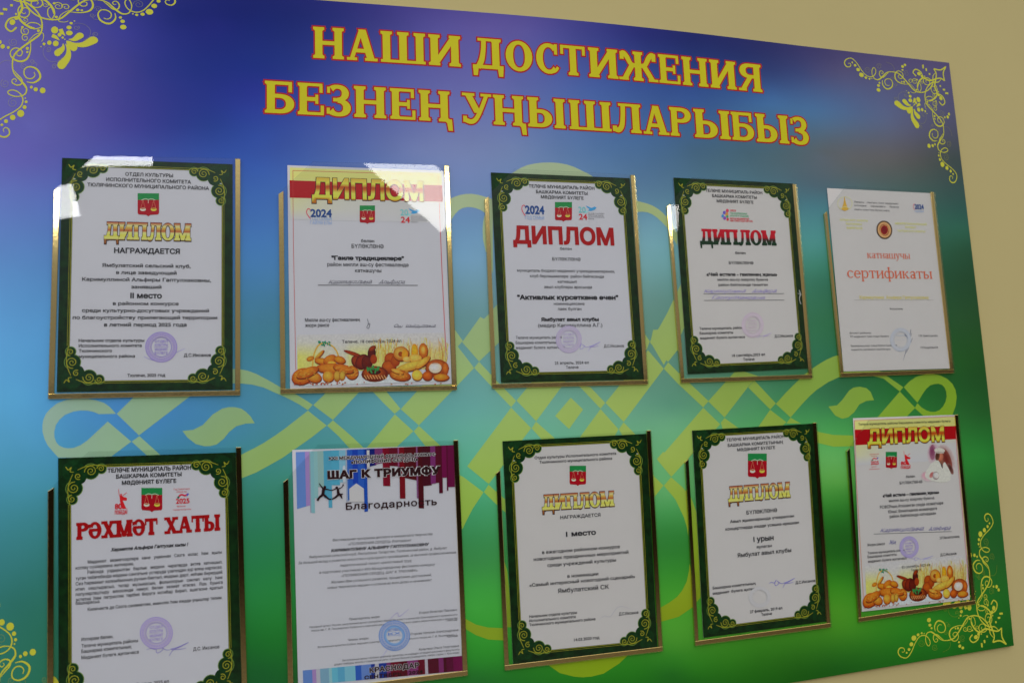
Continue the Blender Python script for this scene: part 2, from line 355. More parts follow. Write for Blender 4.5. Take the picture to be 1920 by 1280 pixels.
# --- the sans letters come from the outlines of Blender's own built-in lettering
CHARS = {}
def load_chars(chars):
    obs = []
    def t(body):
        c = bpy.data.curves.new('t', 'FONT'); c.body = body; c.dimensions = '2D'; c.fill_mode = 'NONE'; c.resolution_u = 3
        o = bpy.data.objects.new('t', c); COL.objects.link(o); return o
    ref = t('НН'); cap = t('Н'); lst = [(ch, t(ch), t('Н'+ch+'Н')) for ch in chars if ch != ' ']; sp = t('Н Н')
    dg = bpy.context.evaluated_depsgraph_get(); dg.update()
    def pts(o):
        me = bpy.data.meshes.new_from_object(o.evaluated_get(dg))
        v = np.array([q.co[:2] for q in me.vertices]).reshape(-1, 2); ed = [tuple(e.vertices) for e in me.edges]; bpy.data.meshes.remove(me); return v, ed
    vc, _ = pts(cap); y0, y1 = vc[:,1].min(), vc[:,1].max(); sc = 1/(y1-y0)
    wid = lambda v: v[:,0].max()-v[:,0].min()
    wr = wid(pts(ref)[0]); ws = wid(pts(sp)[0])
    CHARS[' '] = ([], (ws-wr)*sc)
    for ch, o1, o2 in lst:
        v, ed = pts(o1); adv = (wid(pts(o2)[0])-wr)*sc
        nb = {}
        for a, b in ed: nb.setdefault(a, []).append(b); nb.setdefault(b, []).append(a)
        seen = set(); loops = []
        for s0 in sorted(nb):
            if s0 in seen: continue
            seen.add(s0); lp = [s0]; prev = s0; cur = max(nb[s0]) if len(nb[s0]) > 1 and (s0+1) not in nb[s0] else (s0+1 if (s0+1) in nb[s0] else nb[s0][0])
            while cur not in seen:
                seen.add(cur); lp.append(cur); nx = [q for q in nb[cur] if q != prev and q not in seen]; prev = cur
                if not nx: break
                cur = nx[0]
            if len(lp) > 2: loops.append((v[lp]-[0, y0])*sc)
        if loops:
            big = max(loops, key=lambda l: abs(area(l)))
            if area(big) < 0: loops = [l[::-1] for l in loops]
        CHARS[ch] = (loops, adv)
    for o in [ref, cap, sp] + [q for x in lst for q in x[1:]]:
        c = o.data; bpy.data.objects.remove(o); bpy.data.curves.remove(c)
CACHE = {}
def glyph(ch, style, bold):
    k = (ch, style, round(bold, 3))
    if k in CACHE: return CACHE[k]
    if style == 'sans': lp, W = CHARS[ch]
    elif style == 'slab': lp, W = serif(ch, .27, .15, .16, .075)
    elif style == 'title': lp, W = serif(ch)
    elif style == 'lower': lp, W = lower(ch)
    if bold: lp = [dilate(l, bold) for l in lp]
    r = (*fill(lp), W) if lp else (np.zeros((0,2)), [], W)
    CACHE[k] = r
    return r
def layout(txt, style='sans', bold=0, track=0.0, shear=0):
    x = 0; V = []; T = []; k = 0
    for ch in txt:
        if ch == ' ' and style != 'sans': x += .5; continue
        v, t, W = glyph(ch, style, bold)
        if len(v):
            v = v + [x, 0]; v[:,0] += v[:,1]*shear
            V.append(v); T.append(np.asarray(t)+k); k += len(v)
        x += W + track
    V = np.concatenate(V); T = np.concatenate(T)
    return V, T

# ------------------------------------------------------------------ homography of a sheet
def homog(src, dst):
    A = []; b = []
    for (x, y), (u, v) in zip(src, dst):
        A += [[x,y,1,0,0,0,-u*x,-u*y],[0,0,0,x,y,1,-v*x,-v*y]]; b += [u, v]
    h = np.linalg.solve(np.array(A, float), np.array(b, float)); return np.append(h, 1).reshape(3, 3)
def happly(H, p):
    p = np.atleast_2d(np.asarray(p, float)); q = np.column_stack([p, np.ones(len(p))]) @ H.T; return q[:,:2]/q[:,2:]

# ------------------------------------------------------------------ colour fields of the board: printed gradient, with purple sheen painted into it
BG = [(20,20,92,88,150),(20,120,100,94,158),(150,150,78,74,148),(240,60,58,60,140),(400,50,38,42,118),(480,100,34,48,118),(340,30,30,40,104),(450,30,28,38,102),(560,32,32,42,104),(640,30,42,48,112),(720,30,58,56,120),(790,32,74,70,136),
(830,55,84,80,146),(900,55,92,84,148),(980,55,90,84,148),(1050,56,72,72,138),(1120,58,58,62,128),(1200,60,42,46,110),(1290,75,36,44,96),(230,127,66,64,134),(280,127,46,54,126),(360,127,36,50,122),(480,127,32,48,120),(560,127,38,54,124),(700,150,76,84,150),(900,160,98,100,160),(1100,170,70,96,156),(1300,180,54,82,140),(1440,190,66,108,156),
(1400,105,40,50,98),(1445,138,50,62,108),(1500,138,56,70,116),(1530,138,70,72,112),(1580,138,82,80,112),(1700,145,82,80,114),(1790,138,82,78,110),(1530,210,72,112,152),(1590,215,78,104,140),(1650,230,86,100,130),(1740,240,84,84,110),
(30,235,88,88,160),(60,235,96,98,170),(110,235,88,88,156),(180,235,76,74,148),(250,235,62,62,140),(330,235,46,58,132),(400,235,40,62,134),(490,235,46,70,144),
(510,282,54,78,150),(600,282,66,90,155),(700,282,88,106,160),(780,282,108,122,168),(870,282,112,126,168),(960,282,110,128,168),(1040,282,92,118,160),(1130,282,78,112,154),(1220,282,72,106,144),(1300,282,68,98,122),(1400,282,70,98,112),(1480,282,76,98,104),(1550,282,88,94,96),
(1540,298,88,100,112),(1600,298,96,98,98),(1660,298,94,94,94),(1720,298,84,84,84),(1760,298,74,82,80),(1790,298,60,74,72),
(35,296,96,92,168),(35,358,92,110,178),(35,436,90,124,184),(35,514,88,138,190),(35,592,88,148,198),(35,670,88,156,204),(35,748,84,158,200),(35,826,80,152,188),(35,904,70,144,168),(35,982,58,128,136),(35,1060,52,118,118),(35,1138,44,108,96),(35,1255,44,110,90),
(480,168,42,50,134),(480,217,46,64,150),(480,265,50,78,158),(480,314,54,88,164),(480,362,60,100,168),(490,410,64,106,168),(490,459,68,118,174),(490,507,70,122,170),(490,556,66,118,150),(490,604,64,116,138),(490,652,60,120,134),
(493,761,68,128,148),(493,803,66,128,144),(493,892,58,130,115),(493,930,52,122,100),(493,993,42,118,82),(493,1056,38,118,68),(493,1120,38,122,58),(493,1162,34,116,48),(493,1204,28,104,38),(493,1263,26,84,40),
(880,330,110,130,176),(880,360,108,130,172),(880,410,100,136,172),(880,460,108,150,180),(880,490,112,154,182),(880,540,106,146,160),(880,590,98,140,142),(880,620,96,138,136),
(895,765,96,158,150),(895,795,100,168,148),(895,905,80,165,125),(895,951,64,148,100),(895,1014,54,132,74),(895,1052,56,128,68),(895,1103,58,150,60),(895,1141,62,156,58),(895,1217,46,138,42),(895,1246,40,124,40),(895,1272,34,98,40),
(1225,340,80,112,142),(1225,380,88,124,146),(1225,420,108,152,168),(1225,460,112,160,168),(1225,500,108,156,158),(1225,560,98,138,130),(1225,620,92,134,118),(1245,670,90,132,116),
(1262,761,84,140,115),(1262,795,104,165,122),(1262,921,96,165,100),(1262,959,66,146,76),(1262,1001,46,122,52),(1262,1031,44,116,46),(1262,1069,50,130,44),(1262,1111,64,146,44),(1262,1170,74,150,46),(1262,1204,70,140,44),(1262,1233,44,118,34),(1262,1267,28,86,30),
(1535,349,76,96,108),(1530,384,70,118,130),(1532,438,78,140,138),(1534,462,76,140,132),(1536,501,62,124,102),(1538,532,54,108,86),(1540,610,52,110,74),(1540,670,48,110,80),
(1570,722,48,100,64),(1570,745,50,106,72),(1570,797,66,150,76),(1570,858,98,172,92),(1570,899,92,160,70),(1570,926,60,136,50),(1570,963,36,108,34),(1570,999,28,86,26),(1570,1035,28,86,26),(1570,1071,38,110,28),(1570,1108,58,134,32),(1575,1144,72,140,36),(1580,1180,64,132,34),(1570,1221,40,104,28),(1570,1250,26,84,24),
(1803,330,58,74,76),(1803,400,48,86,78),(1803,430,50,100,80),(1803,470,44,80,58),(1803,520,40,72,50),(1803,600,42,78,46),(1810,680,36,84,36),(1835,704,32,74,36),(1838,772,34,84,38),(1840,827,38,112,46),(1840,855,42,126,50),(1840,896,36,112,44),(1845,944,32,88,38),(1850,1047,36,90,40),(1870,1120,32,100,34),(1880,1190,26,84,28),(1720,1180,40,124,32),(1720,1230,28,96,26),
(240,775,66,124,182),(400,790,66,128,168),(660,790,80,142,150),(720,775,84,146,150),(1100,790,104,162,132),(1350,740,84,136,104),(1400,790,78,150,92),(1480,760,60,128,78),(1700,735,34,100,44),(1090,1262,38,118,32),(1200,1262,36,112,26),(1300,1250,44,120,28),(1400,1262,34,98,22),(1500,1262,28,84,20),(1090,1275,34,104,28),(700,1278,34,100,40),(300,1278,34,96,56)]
OR = [(1040,320,146,164,132),(880,370,152,168,130),(860,420,152,172,134),(1225,385,148,160,112),(1260,400,150,172,120),(95,800,138,166,150),(200,760,132,164,134),(350,760,128,160,122),(250,860,132,166,130),(450,800,124,156,106),(480,700,128,156,112),(500,850,132,160,88),(560,860,130,162,86),(520,720,126,156,112),(620,760,136,166,104),(900,720,144,174,104),(900,850,142,170,86),(880,660,136,162,112),(1000,760,144,172,92),(1150,760,144,168,86),(1300,740,132,158,74),(1235,680,140,162,88),(1500,740,118,148,56),(1570,740,122,154,68),(1570,820,130,160,56),(1700,800,114,152,42),(1790,730,112,146,38),(1262,850,150,172,86),(1262,930,134,160,60),(895,930,134,170,70),(895,1175,118,140,34),(1090,1255,118,148,28),(1280,1150,120,138,28),(1290,1000,134,162,44)]
EXPOB = 0.575
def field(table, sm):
    """smooth surface through the sampled board colours (radial kernel r, solved exactly)"""
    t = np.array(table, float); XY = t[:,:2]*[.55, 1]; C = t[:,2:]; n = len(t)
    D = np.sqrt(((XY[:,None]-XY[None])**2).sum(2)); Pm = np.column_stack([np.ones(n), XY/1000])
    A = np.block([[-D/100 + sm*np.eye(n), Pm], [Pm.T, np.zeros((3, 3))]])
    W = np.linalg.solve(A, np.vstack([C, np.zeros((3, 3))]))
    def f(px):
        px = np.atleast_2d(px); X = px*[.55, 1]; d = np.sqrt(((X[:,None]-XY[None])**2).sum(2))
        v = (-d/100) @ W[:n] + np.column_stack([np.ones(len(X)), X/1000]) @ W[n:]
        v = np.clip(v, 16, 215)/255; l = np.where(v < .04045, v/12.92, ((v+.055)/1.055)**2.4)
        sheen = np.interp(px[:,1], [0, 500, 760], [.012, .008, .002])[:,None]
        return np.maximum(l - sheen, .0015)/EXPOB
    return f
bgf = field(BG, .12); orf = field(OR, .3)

# ------------------------------------------------------------------ wall and display board
XL, XR, ZB0 = .196, 1.656, ZOFF
def struct_wall():
    me = bpy.data.meshes.new('wall'); 
    me.from_pydata([(-1.5,.0062,.3),(3.6,.0062,.3),(3.6,.0062,3.2),(-1.5,.0062,3.2),(-1.5,.12,.3),(3.6,.12,.3),(3.6,.12,3.2),(-1.5,.12,3.2)], [], [(0,1,2,3),(7,6,5,4),(3,2,6,7),(4,5,1,0),(0,3,7,4),(5,6,2,1)])
    o = link('wall', me, None, ['wall_paint']); o['kind'] = 'structure'
struct_wall()
board = root('display_board', (.926, 0, ZOFF-.75), 'wide printed honours board shading from blue to green under a yellow two line title', 'notice board')
# outline of the panel (the sheet bows a little between its fixings)
top_px = [(590,0),(1000,31.5),(1270,58.5),(1540,90.8),(1779.5,118)]
rt_px = [(1779.5,118),(1809,360),(1855.5,760),(1901,1209.5)]
bt_px = [(1901,1209.5),(1740,1236.5),(1560,1266.7),(1478,1280)]
tw = at(top_px)[:,[0,2]]; rw = at(rt_px)[:,[0,2]]; bw = at(bt_px)[:,[0,2]]
top_line = np.concatenate([[[XL, tw[0,1]-.002]], smooth(tw, 6)]); right_line = smooth(rw, 6); bot_line = np.concatenate([smooth(bw, 6), [[1.0, bw[-1,1]-.001],[XL, bw[-1,1]+.001]]])
def build_panel():
    # grid in (s,t) between the border lines, with print and painted sheen colours at each vertex
    nx, nz = 120, 84; us = np.linspace(0, 1, nx+1); ts = np.linspace(0, 1, nz+1)
    X0 = XL; V = []; 
    topf = lambda x: np.interp(x, top_line[:,0], top_line[:,1]); bl = bot_line[::-1]; botf = lambda x: np.interp(x, bl[:,0], bl[:,1])
    rl = right_line[::-1]
    for t_ in ts:
        zr = right_line[0,1]*(1-t_) + right_line[-1,1]*t_; xr = np.interp(zr, rl[:,1], rl[:,0])
        for u in us:
            x = X0 + (xr-X0)*u
            V.append((x, topf(x)*(1-t_)+botf(x)*t_) if u < 1 else (xr, zr))
    V = np.array(V); n = len(V)
    def topx(V):
        P = np.column_stack([V[:,0], np.zeros(len(V)), V[:,1]]) - CB; c = P @ RB; return np.column_stack([960-FPX*c[:,0]/c[:,2]*1.0, 640+FPX*c[:,1]/c[:,2]])
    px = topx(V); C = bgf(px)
    o = world_loc(board)
    verts = [(x-o[0], -o[1], z-o[2]) for x, z in V]
    faces = []
    for j in range(nz):
        for i in range(nx):
            a = j*(nx+1)+i; faces.append((a, a+nx+1, a+nx+2, a+1))
    me = bpy.data.meshes.new('panel'); me.from_pydata(verts, [], faces)
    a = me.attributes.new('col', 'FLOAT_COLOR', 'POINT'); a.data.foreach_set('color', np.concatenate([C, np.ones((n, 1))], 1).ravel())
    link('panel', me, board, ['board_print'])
    # the 4 mm thick sheet body behind the print
    per = [j for j in range(nx+1)] + [j*(nx+1)+nx for j in range(1, nz+1)] + [nz*(nx+1)+nx-j for j in range(1, nx+1)] + [(nz-j)*(nx+1) for j in range(1, nz)]
    P = [verts[i] for i in per]; m = len(P)
    vv = [(x, .0003, z) for x, y, z in P] + [(x, .0060, z) for x, y, z in P]
    fs = [(i, (i+1) % m, (i+1) % m+m, i+m) for i in range(m)] + [tuple(range(m, 2*m))]
    me = bpy.data.meshes.new('panel_core'); me.from_pydata(vv, [], fs); link('panel_core', me, board, ['board_side'])
    return topx
topx = build_panel()

# --- large folk ornament, printed on the board
def Z(ox, oy, s): return lambda pts: [(ox+x/s, oy+y/s) for x, y in pts]
zA, zB, zC, zD, zE, zF, zG = Z(60,640,3.84), Z(440,640,3.692), Z(840,640,3.692), Z(1240,640,3.097), Z(820,280,3.556), Z(1180,340,3.368), Z(820,860,3.048)
orn = Print('folk_ornament', 'board_print', .0001, board)
OPL = []
def opoly(z, pts, sm=False):
    P = np.array(z(pts)); 
    if sm: P = smooth(P, 4, True)
    if area(P) < 0: P = P[::-1]
    # densify so that the ink colour can vary along the shape
    Q = []
    for a, b in zip(P, np.roll(P, -1, 0)):
        n = max(1, int(np.linalg.norm(b-a)/25)); Q += [a+(b-a)*k/n for k in range(n)]
    OPL.append(np.array(Q))
opoly(zA, [(605,520),(560,470),(520,442),(460,422),(400,412),(300,412),(240,422),(180,445),(130,485),(100,520),(82,560),(75,600),(76,650),(90,700),(110,742),(140,780),(190,835),(560,835),(715,720),(545,575),(470,645),(400,710),(350,745),(300,765),(255,768),(225,762),(195,748),(175,725),(162,690),(160,650),(172,600),(200,560),(240,526),(300,503),(350,496),(400,497),(445,507),(480,522),(545,575)][:-1])
opoly(zA, [(610,520),(730,402),(760,370),(1160,370),(1130,400),(980,515),(770,675)])
opoly(zA, [(773,680),(920,812),(930,840),(850,840),(717,720)])
opoly(zA, [(1083,643),(1160,635),(1230,600),(1300,525),(1370,482),(1415,472),(1460,472),(1505,482),(1540,505),(1575,540),(1603,588),(1540,590),(1470,610),(1420,650),(1380,700),(1330,740),(1285,752),(1240,753),(1180,738),(1120,692)])
opoly(zB, [(-80,186),(40,192),(90,202),(150,224),(230,266),(310,312),(400,352),(470,392),(540,437),(507,475),(450,437),(400,410),(340,380),(270,350),(200,318),(120,298),(40,290),(-80,290)])
opoly(zB, [(507,478),(637,581),(530,665),(430,735),(330,805),(250,850),(150,905),(50,945),(-60,975),(-60,830),(50,780),(130,740),(200,702),(280,650),(350,600)])
opoly(zB, [(544,440),(615,372),(640,340),(870,340),(850,362),(770,448),(680,542)])
opoly(zB, [(680,545),(760,612),(820,665),(880,722),(905,750),(810,750),(780,722),(720,655),(640,582)])
opoly(zB, [(950,340),(1050,345),(1148,465),(1107,500),(1030,425)])
opoly(zB, [(1149,468),(1520,60),(1657,184),(1275,580)])
opoly(zB, [(1109,503),(1237,620),(1100,750),(900,750),(1000,634)])
opoly(zB, [(1275,583),(1440,735),(1330,735),(1239,621)])
opoly(zB, [(1500,-60),(1550,42),(1657,181),(1560,70),(1450,10)][:3]+[(1500,60)])
opoly(zB, [(1575,5),(1700,-170),(1900,-60),(1692,138)])
opoly(zC, [(215,140),(330,265),(472,410),(437,454),(300,310),(181,182)])
opoly(zC, [(437,457),(576,599),(282,985),(133,863)])
opoly(zC, [(474,408),(790,30),(900,160),(610,551)])
opoly(zC, [(609,554),(735,665),(750,690),(660,690),(579,601)])
opoly(zC, [(850,388),(935,470),(838,605),(742,515)])
opoly(zC, [(900,300),(985,315),(1088,424),(1056,464)])
opoly(zC, [(1090,424),(1385,60),(1493,188),(1216,556)])
opoly(zC, [(1056,467),(1180,606),(1150,660),(900,680),(980,570)])
opoly(zC, [(1216,559),(1300,645),(1215,665),(1183,606)])
opoly(zC, [(1400,10),(1420,-80),(1590,-90),(1620,20),(1523,141)])
opoly(zC, [(1524,144),(1600,220),(1804,412),(1766,455),(1590,290),(1494,188)])
opoly(zC, [(1767,458),(1884,572),(1545,935),(1452,822)])
opoly(zD, [(272,347),(440,160),(560,200),(503,264),(367,440)])
opoly(zD, [(367,444),(460,510),(360,520),(345,471)])
opoly(zD, [(504,266),(540,225),(665,359),(632,394)])
opoly(zD, [(665,362),(720,300),(780,240),(830,192),(880,155),(920,128),(960,105),(1000,87),(1050,72),(1150,90),(1310,200),(1405,265),(1385,290),(1290,215),(1150,180),(1040,203),(970,235),(900,282),(860,318),(820,360),(750,440)])
opoly(zD, [(632,396),(726,468),(690,500),(560,500)])
opoly(zD, [(750,442),(810,475),(726,475)])
opoly(zD, [(970,377),(1020,370),(1050,340),(1090,285),(1115,268),(1150,262),(1190,270),(1215,292),(1235,340),(1190,345),(1150,365),(1120,410),(1085,440),(1050,448),(1010,430)])
opoly(zD, [(1385,290),(1474,385),(1420,440),(1255,440)])
opoly(zD, [(1408,265),(1440,232),(1480,205),(1540,188),(1580,188),(1620,197),(1660,217),(1690,245),(1708,280),(1715,320),(1710,370),(1690,428),(1520,430),(1472,386),(1487,358),(1510,382),(1540,400),(1565,408),(1590,408),(1615,398),(1635,378),(1650,350),(1657,318),(1654,290),(1645,268),(1630,252),(1610,245),(1585,247),(1560,255),(1538,275),(1520,300),(1487,355)])
opoly(zD, [(880,500),(915,525),(1000,542),(1110,545),(1160,540),(1160,605),(1110,607),(1000,610),(925,592),(880,580)])
opoly(zE, [(470,175),(500,158),(560,122),(600,106),(650,95),(700,89),(760,88),(810,92),(860,101),(905,115),(950,136),(1000,160),(1050,190),(1040,215),(470,205)])
opoly(zE, [(60,345),(85,331),(118,315),(150,305),(190,298),(230,297),(275,304),(320,317),(370,332),(370,830),(345,745),(322,680),(304,600),(302,530),(306,480),(318,425),(290,405),(255,392),(225,386),(200,385),(170,392),(145,405),(118,432),(85,482),(60,520)])
opoly(zE, [(1300,340),(1335,345),(1400,362),(1440,378),(1475,400),(1505,425),(1545,470),(1600,560),(1600,640),(1560,575),(1530,520),(1500,488),(1465,455),(1430,432),(1400,420),(1365,416),(1330,418),(1300,422)])
opoly(zE, [(110,1192),(170,1276),(130,1320),(100,1320)])
opoly(zE, [(173,1274),(345,1095),(420,1010),(480,1010),(480,1100),(279,1412)])
opoly(zF, [(131,1009),(160,965),(190,920),(240,830),(285,732),(330,640),(420,700),(400,800),(330,960),(217,1158)])
opoly(zF, [(90,950),(129,1010),(110,1060),(85,1080)])
opoly(zG, [(110,85),(145,100),(264,190),(200,287),(170,345),(145,397),(110,420)])
opoly(zG, [(293,147),(340,190),(400,240),(420,330),(350,272),(266,189)])
opoly(zG, [(110,870),(165,915),(220,945),(290,962),(400,966),(400,1037),(290,1030),(220,1005),(175,978),(110,930)])
opoly(zG, [(620,1150),(640,1180),(700,1222),(780,1242),(830,1246),(880,1242),(950,1225),(1040,1167),(1110,1100),(1110,1060),(620,1100)])
opoly(zG, [(1250,860),(1285,843),(1325,820),(1370,787),(1400,750),(1425,700),(1438,640),(1445,560),(1443,510),(1435,450),(1425,385),(1408,330),(1360,230),(1295,152),(1336,104),(1400,160),(1450,220),(1480,300),(1490,400),(1505,600),(1505,790),(1450,852),(1380,900),(1285,927),(1250,935)])
opoly(zG, [(1200,20),(1240,100),(1292,151),(1230,230),(1200,200)])
opoly(zG, [(1338,101),(1255,0),(1290,-40),(1430,-10),(1420,10)])
opoly(zG, [(375,560),(400,640),(415,800),(430,960),(390,960),(380,800)])
_v, _t = fill(OPL); orn.add(_v, _t, orf(_v)); orn.build()

# --- scroll ornaments in the four corners
def spiral(cx, cy, r0, r1, a0, turns, w0=5, w1=12, sx=1):
    n = 22; out = []
    for i in range(n+1):
        t = i/n; r = r0+(r1-r0)*t**.85; a = math.radians(a0+360*turns*t); out.append((cx+r*math.cos(a)*sx, cy+r*math.sin(a)))
    return out, np.linspace(w0, w1, n+1)
def corner_shapes():
    st = []; faint = []; dots = []
    a = lambda pts, w_: st.append((pts, w_))
    a([(60,-40),(110,5),(190,20),(260,70),(300,125),(316,190),(302,255),(240,305),(170,355),(110,410),(93,480),(105,550),(150,600),(185,640),(200,670),(190,705),(160,722)], [4,9,12,11,11,12,12,14,14,12,10,9,12,15,12,10,8])
    a([(230,310),(228,380),(205,440),(160,462),(110,450),(78,415),(85,380),(115,362),(150,370),(168,395),(155,420),(130,418),(128,400)], [5,9,13,14,12,9,9,8,8,8,7,6,5])
    a([(105,530),(130,560),(165,600),(160,632),(125,640),(95,625),(90,605),(108,592),(124,605),(115,618)], [4,8,10,10,9,8,7,7,6,4])
    a([(200,615),(250,622),(295,595),(300,560),(275,520),(225,502),(185,520),(182,560),(205,588),(240,590),(262,568),(255,542)], [5,11,15,15,13,10,9,9,8,8,7,5])
    a([(160,722),(115,725),(68,708),(60,688),(90,676),(130,688),(160,715),(172,755),(155,800),(100,842),(30,878),(-20,915),(-38,950),(-20,1000),(10,1025),(45,1027),(70,1005),(66,972),(42,958),(24,972),(30,990)], [6,8,8,8,8,8,9,10,9,9,9,9,9,10,11,12,11,9,7,6,5])
    a([(215,310),(262,262),(320,250),(325,290),(312,312)], [5,6,6,5,4])
    a([(310,205),(270,218),(220,210),(206,188),(230,172),(280,178),(308,200)], [6,8,8,7,7,7,6])
    for s_ in (spiral(185,90,8,55,40,1.6,5,10), spiral(190,235,6,34,80,1.4,4,7), spiral(190,285,5,28,200,1.2,4,7), spiral(190,152,4,20,20,1.3,3,5)): st.append(s_)
    for s_ in (spiral(38,628,5,34,30,1.6,3,4), spiral(96,772,5,38,60,1.6,3,4), spiral(100,318,5,34,0,1.6,3,4), spiral(180,500,4,26,90,1.5,3,4), spiral(240,465,4,20,0,1.3,3,4), spiral(365,370,4,20,0,1.4,3,4), spiral(408,500,4,20,200,1.4,3,4)): faint.append(s_)
    faint.append(([(475,425),(430,462),(370,460),(330,420),(325,370),(350,345)], [3]*6)); faint.append(([(245,460),(275,480),(270,510)], [3]*3)); faint.append(([(-20,540),(0,480),(40,455),(80,460)], [3]*4))
    dots += [(190,738,6),(196,765,11),(184,805,15),(155,852,27),(95,882,21),(45,910,15),(14,937,10),(320,680,22),(268,672,16),(235,655,11),(20,350,17),(62,358,11),(-2,318,15),(93,168,22),(122,137,16),(120,107,8),(288,232,11),(168,207,10),(205,365,12),(205,392,9),(418,328,22),(370,322,17),(330,332,11),(308,352,5)]
    drops = [([(488,330),(512,370),(508,430),(462,488)],[3,26,48,66]),([(474,328),(470,365),(432,398)],[3,34,52])]
    mid = [([(498,308),(520,330),(552,358)],[6,44,56])]
    mdots = [(410,227,27),(447,262,15),(470,284,9),(486,297,5)]
    drops2 = [([(446,304),(420,282),(390,268)],[3,24,26])]
    return st, faint, dots, drops+drops2, mid, mdots
def corner_ornament(fx, fz, extra=''):
    """fx, fz: mirror the top-left artwork to another corner, in the plane of the board"""
    st, faint, dots, drops, mid, mdots = corner_shapes()
    cx = (XL+XR)/2; ZT = at((590,0))[0][2]; ZBt = at((1560,1266.7))[0][2]; cz = (ZT+ZBt)/2
    def place(loop, swap):
        P = at(np.array(loop)/4.0); x = P[:,0]-XL; y = ZT-P[:,2]
        if swap: x, y = y-(.0), x+(.0)
        X = XL+x; Zz = ZT-y
        if fx: X = 2*cx-X
        if fz: Zz = 2*cz-Zz
        q = topx(np.column_stack([X, Zz])); return q if area(q) > 0 else q[::-1]
    main = Print('corner_ornament', 'ornament_yellow', .0002, board); fn = Print('faint_scroll', 'board_print', .00015, None)
    def put(pr, loops, swap):
        for l in loops:
            q = place(l, swap); v, t = fill([q]); pr.add(v, t, dz=random.uniform(0, .00004))
    for swap in (False, True):
        put(main, [stroke(p, w_, 4) for p, w_ in st+drops], swap)
        put(main, [circ(x, y, r) for x, y, r in dots], swap)
        for p, w_ in drops[:2]: put(main, [circ(*p[-1], w_[-1]*.5)], swap)
        for f in faint:
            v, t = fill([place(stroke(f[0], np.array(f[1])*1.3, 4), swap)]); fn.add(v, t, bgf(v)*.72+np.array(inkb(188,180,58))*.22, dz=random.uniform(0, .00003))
    put(main, [stroke(p, w_, 4) for p, w_ in mid] + [circ(553,358,28)] + [circ(*d) for d in mdots], False)
    def corner(pts, w_, swap=False):
        q = stroke(np.array(pts), w_, 4); q = q[:,::-1] if swap else q
        X = XL+q[:,0]; Zz = ZT-q[:,1]
        X = 2*cx-X if fx else X; Zz = 2*cz-Zz if fz else Zz
        q = topx(np.column_stack([X, Zz])); q = q if area(q) > 0 else q[::-1]; v, t = fill([q]); main.add(v, t, dz=random.uniform(.00001, .00005))
    for sw in (False, True):
        corner([(.010,.010),(.022,.017),(.036,.016)], .0022, sw); corner([(.036,.016),(.032,.024),(.034,.034)], .0022, sw)
        corner([(.034,.034),(.048,.038),(.060,.034),(.070,.042),(.074,.052)], .0026, sw); corner([(.060,.034),(.064,.024),(.074,.020),(.080,.026),(.074,.032)], .002, sw)
        P_ = [(.046,.026),(.052,.019),(.058,.014)]
        for i, (a_, b_) in enumerate(P_):
            q = circ(a_, b_, .0022+.0012*i); corner(np.array([(a_-.0015, b_), (a_+.0015, b_)]), .003+.0018*i, sw)
    o = main.build(); fn.p = o; fn.build()
for fx, fz in ((0,0),(1,0),(1,1),(0,1)): corner_ornament(fx, fz)

# --- heading in two lines
zt1 = lambda x: 480+x/3.556
def title(chars, boxes, base, caph):
    """boxes: left/right of each letter in px; base(x)->y; caph(x)->cap height in px"""
    out = Print('title_outline', 'title_red', .0002, None); fi = Print('title_line', 'title_yellow', .0003, board)
    acc = {id(out): [], id(fi): []}
    for ch, (a, b) in zip(chars, boxes):
        a, b = zt1(a), zt1(b)
        lp, W = serif(ch)
        allp = np.concatenate(lp); x0, x1 = allp[:,0].min(), allp[:,0].max()
        for pr, k in ((out, .056), (fi, .008)):
            sx_ = (b-a-3)/(x1-x0)
            for l in lp:
                v = dilate(l, k); px = a+1.5+(v[:,0]-x0)*sx_; hh = caph(px)
                acc[id(pr)].append(np.column_stack([px + v[:,1]*hh*(.004-.00009*(px-480)), base(px)-v[:,1]*hh])[::-1])
    for pr in (out, fi): pr.add(*fill(acc[id(pr)]))
    o = fi.build(); out.p = o; out.build()
def linf(pts):
    X, Y = zip(*pts); k = np.polyfit(X, Y, 2 if len(pts) > 2 else 1); return lambda x: np.polyval(k, x)
J = 1849
title('НАШИДОСТИЖЕНИЯ', [(378,590),(603,815),(830,1135),(1150,1370),(1443,1655),(1665,1850),(20+J,178+J),(183+J,355+J),(370+J,572+J),(570+J,838+J),(838+J,987+J),(995+J,1172+J),(1180+J,1362+J),(1368+J,1532+J)],
      linf([(585.5,108.5),(865,124.5),(1067,141.5),(1235,154.5),(1430,173)]), linf([(590,57.5),(1067,54.5),(1425,50.5)]))
title('БЕЗНЕҢУҢЫШЛАРЫБЫЗ', [(55,258),(275,457),(468,636),(652,872),(893,1068),(1085,1315),(1375,1578),(1582,1808),(1812,220+J),(240+J,527+J),(528+J,727+J),(733+J,912+J),(913+J,1062+J),(1075+J,1322+J),(1325+J,1480+J),(1488+J,1712+J),(1720+J,1845+J)],
      linf([(497,212),(700,219),(980,236.5),(1150,247),(1335,260),(1519,271.5)]), linf([(497,59),(980,54.5),(1519,51)]))

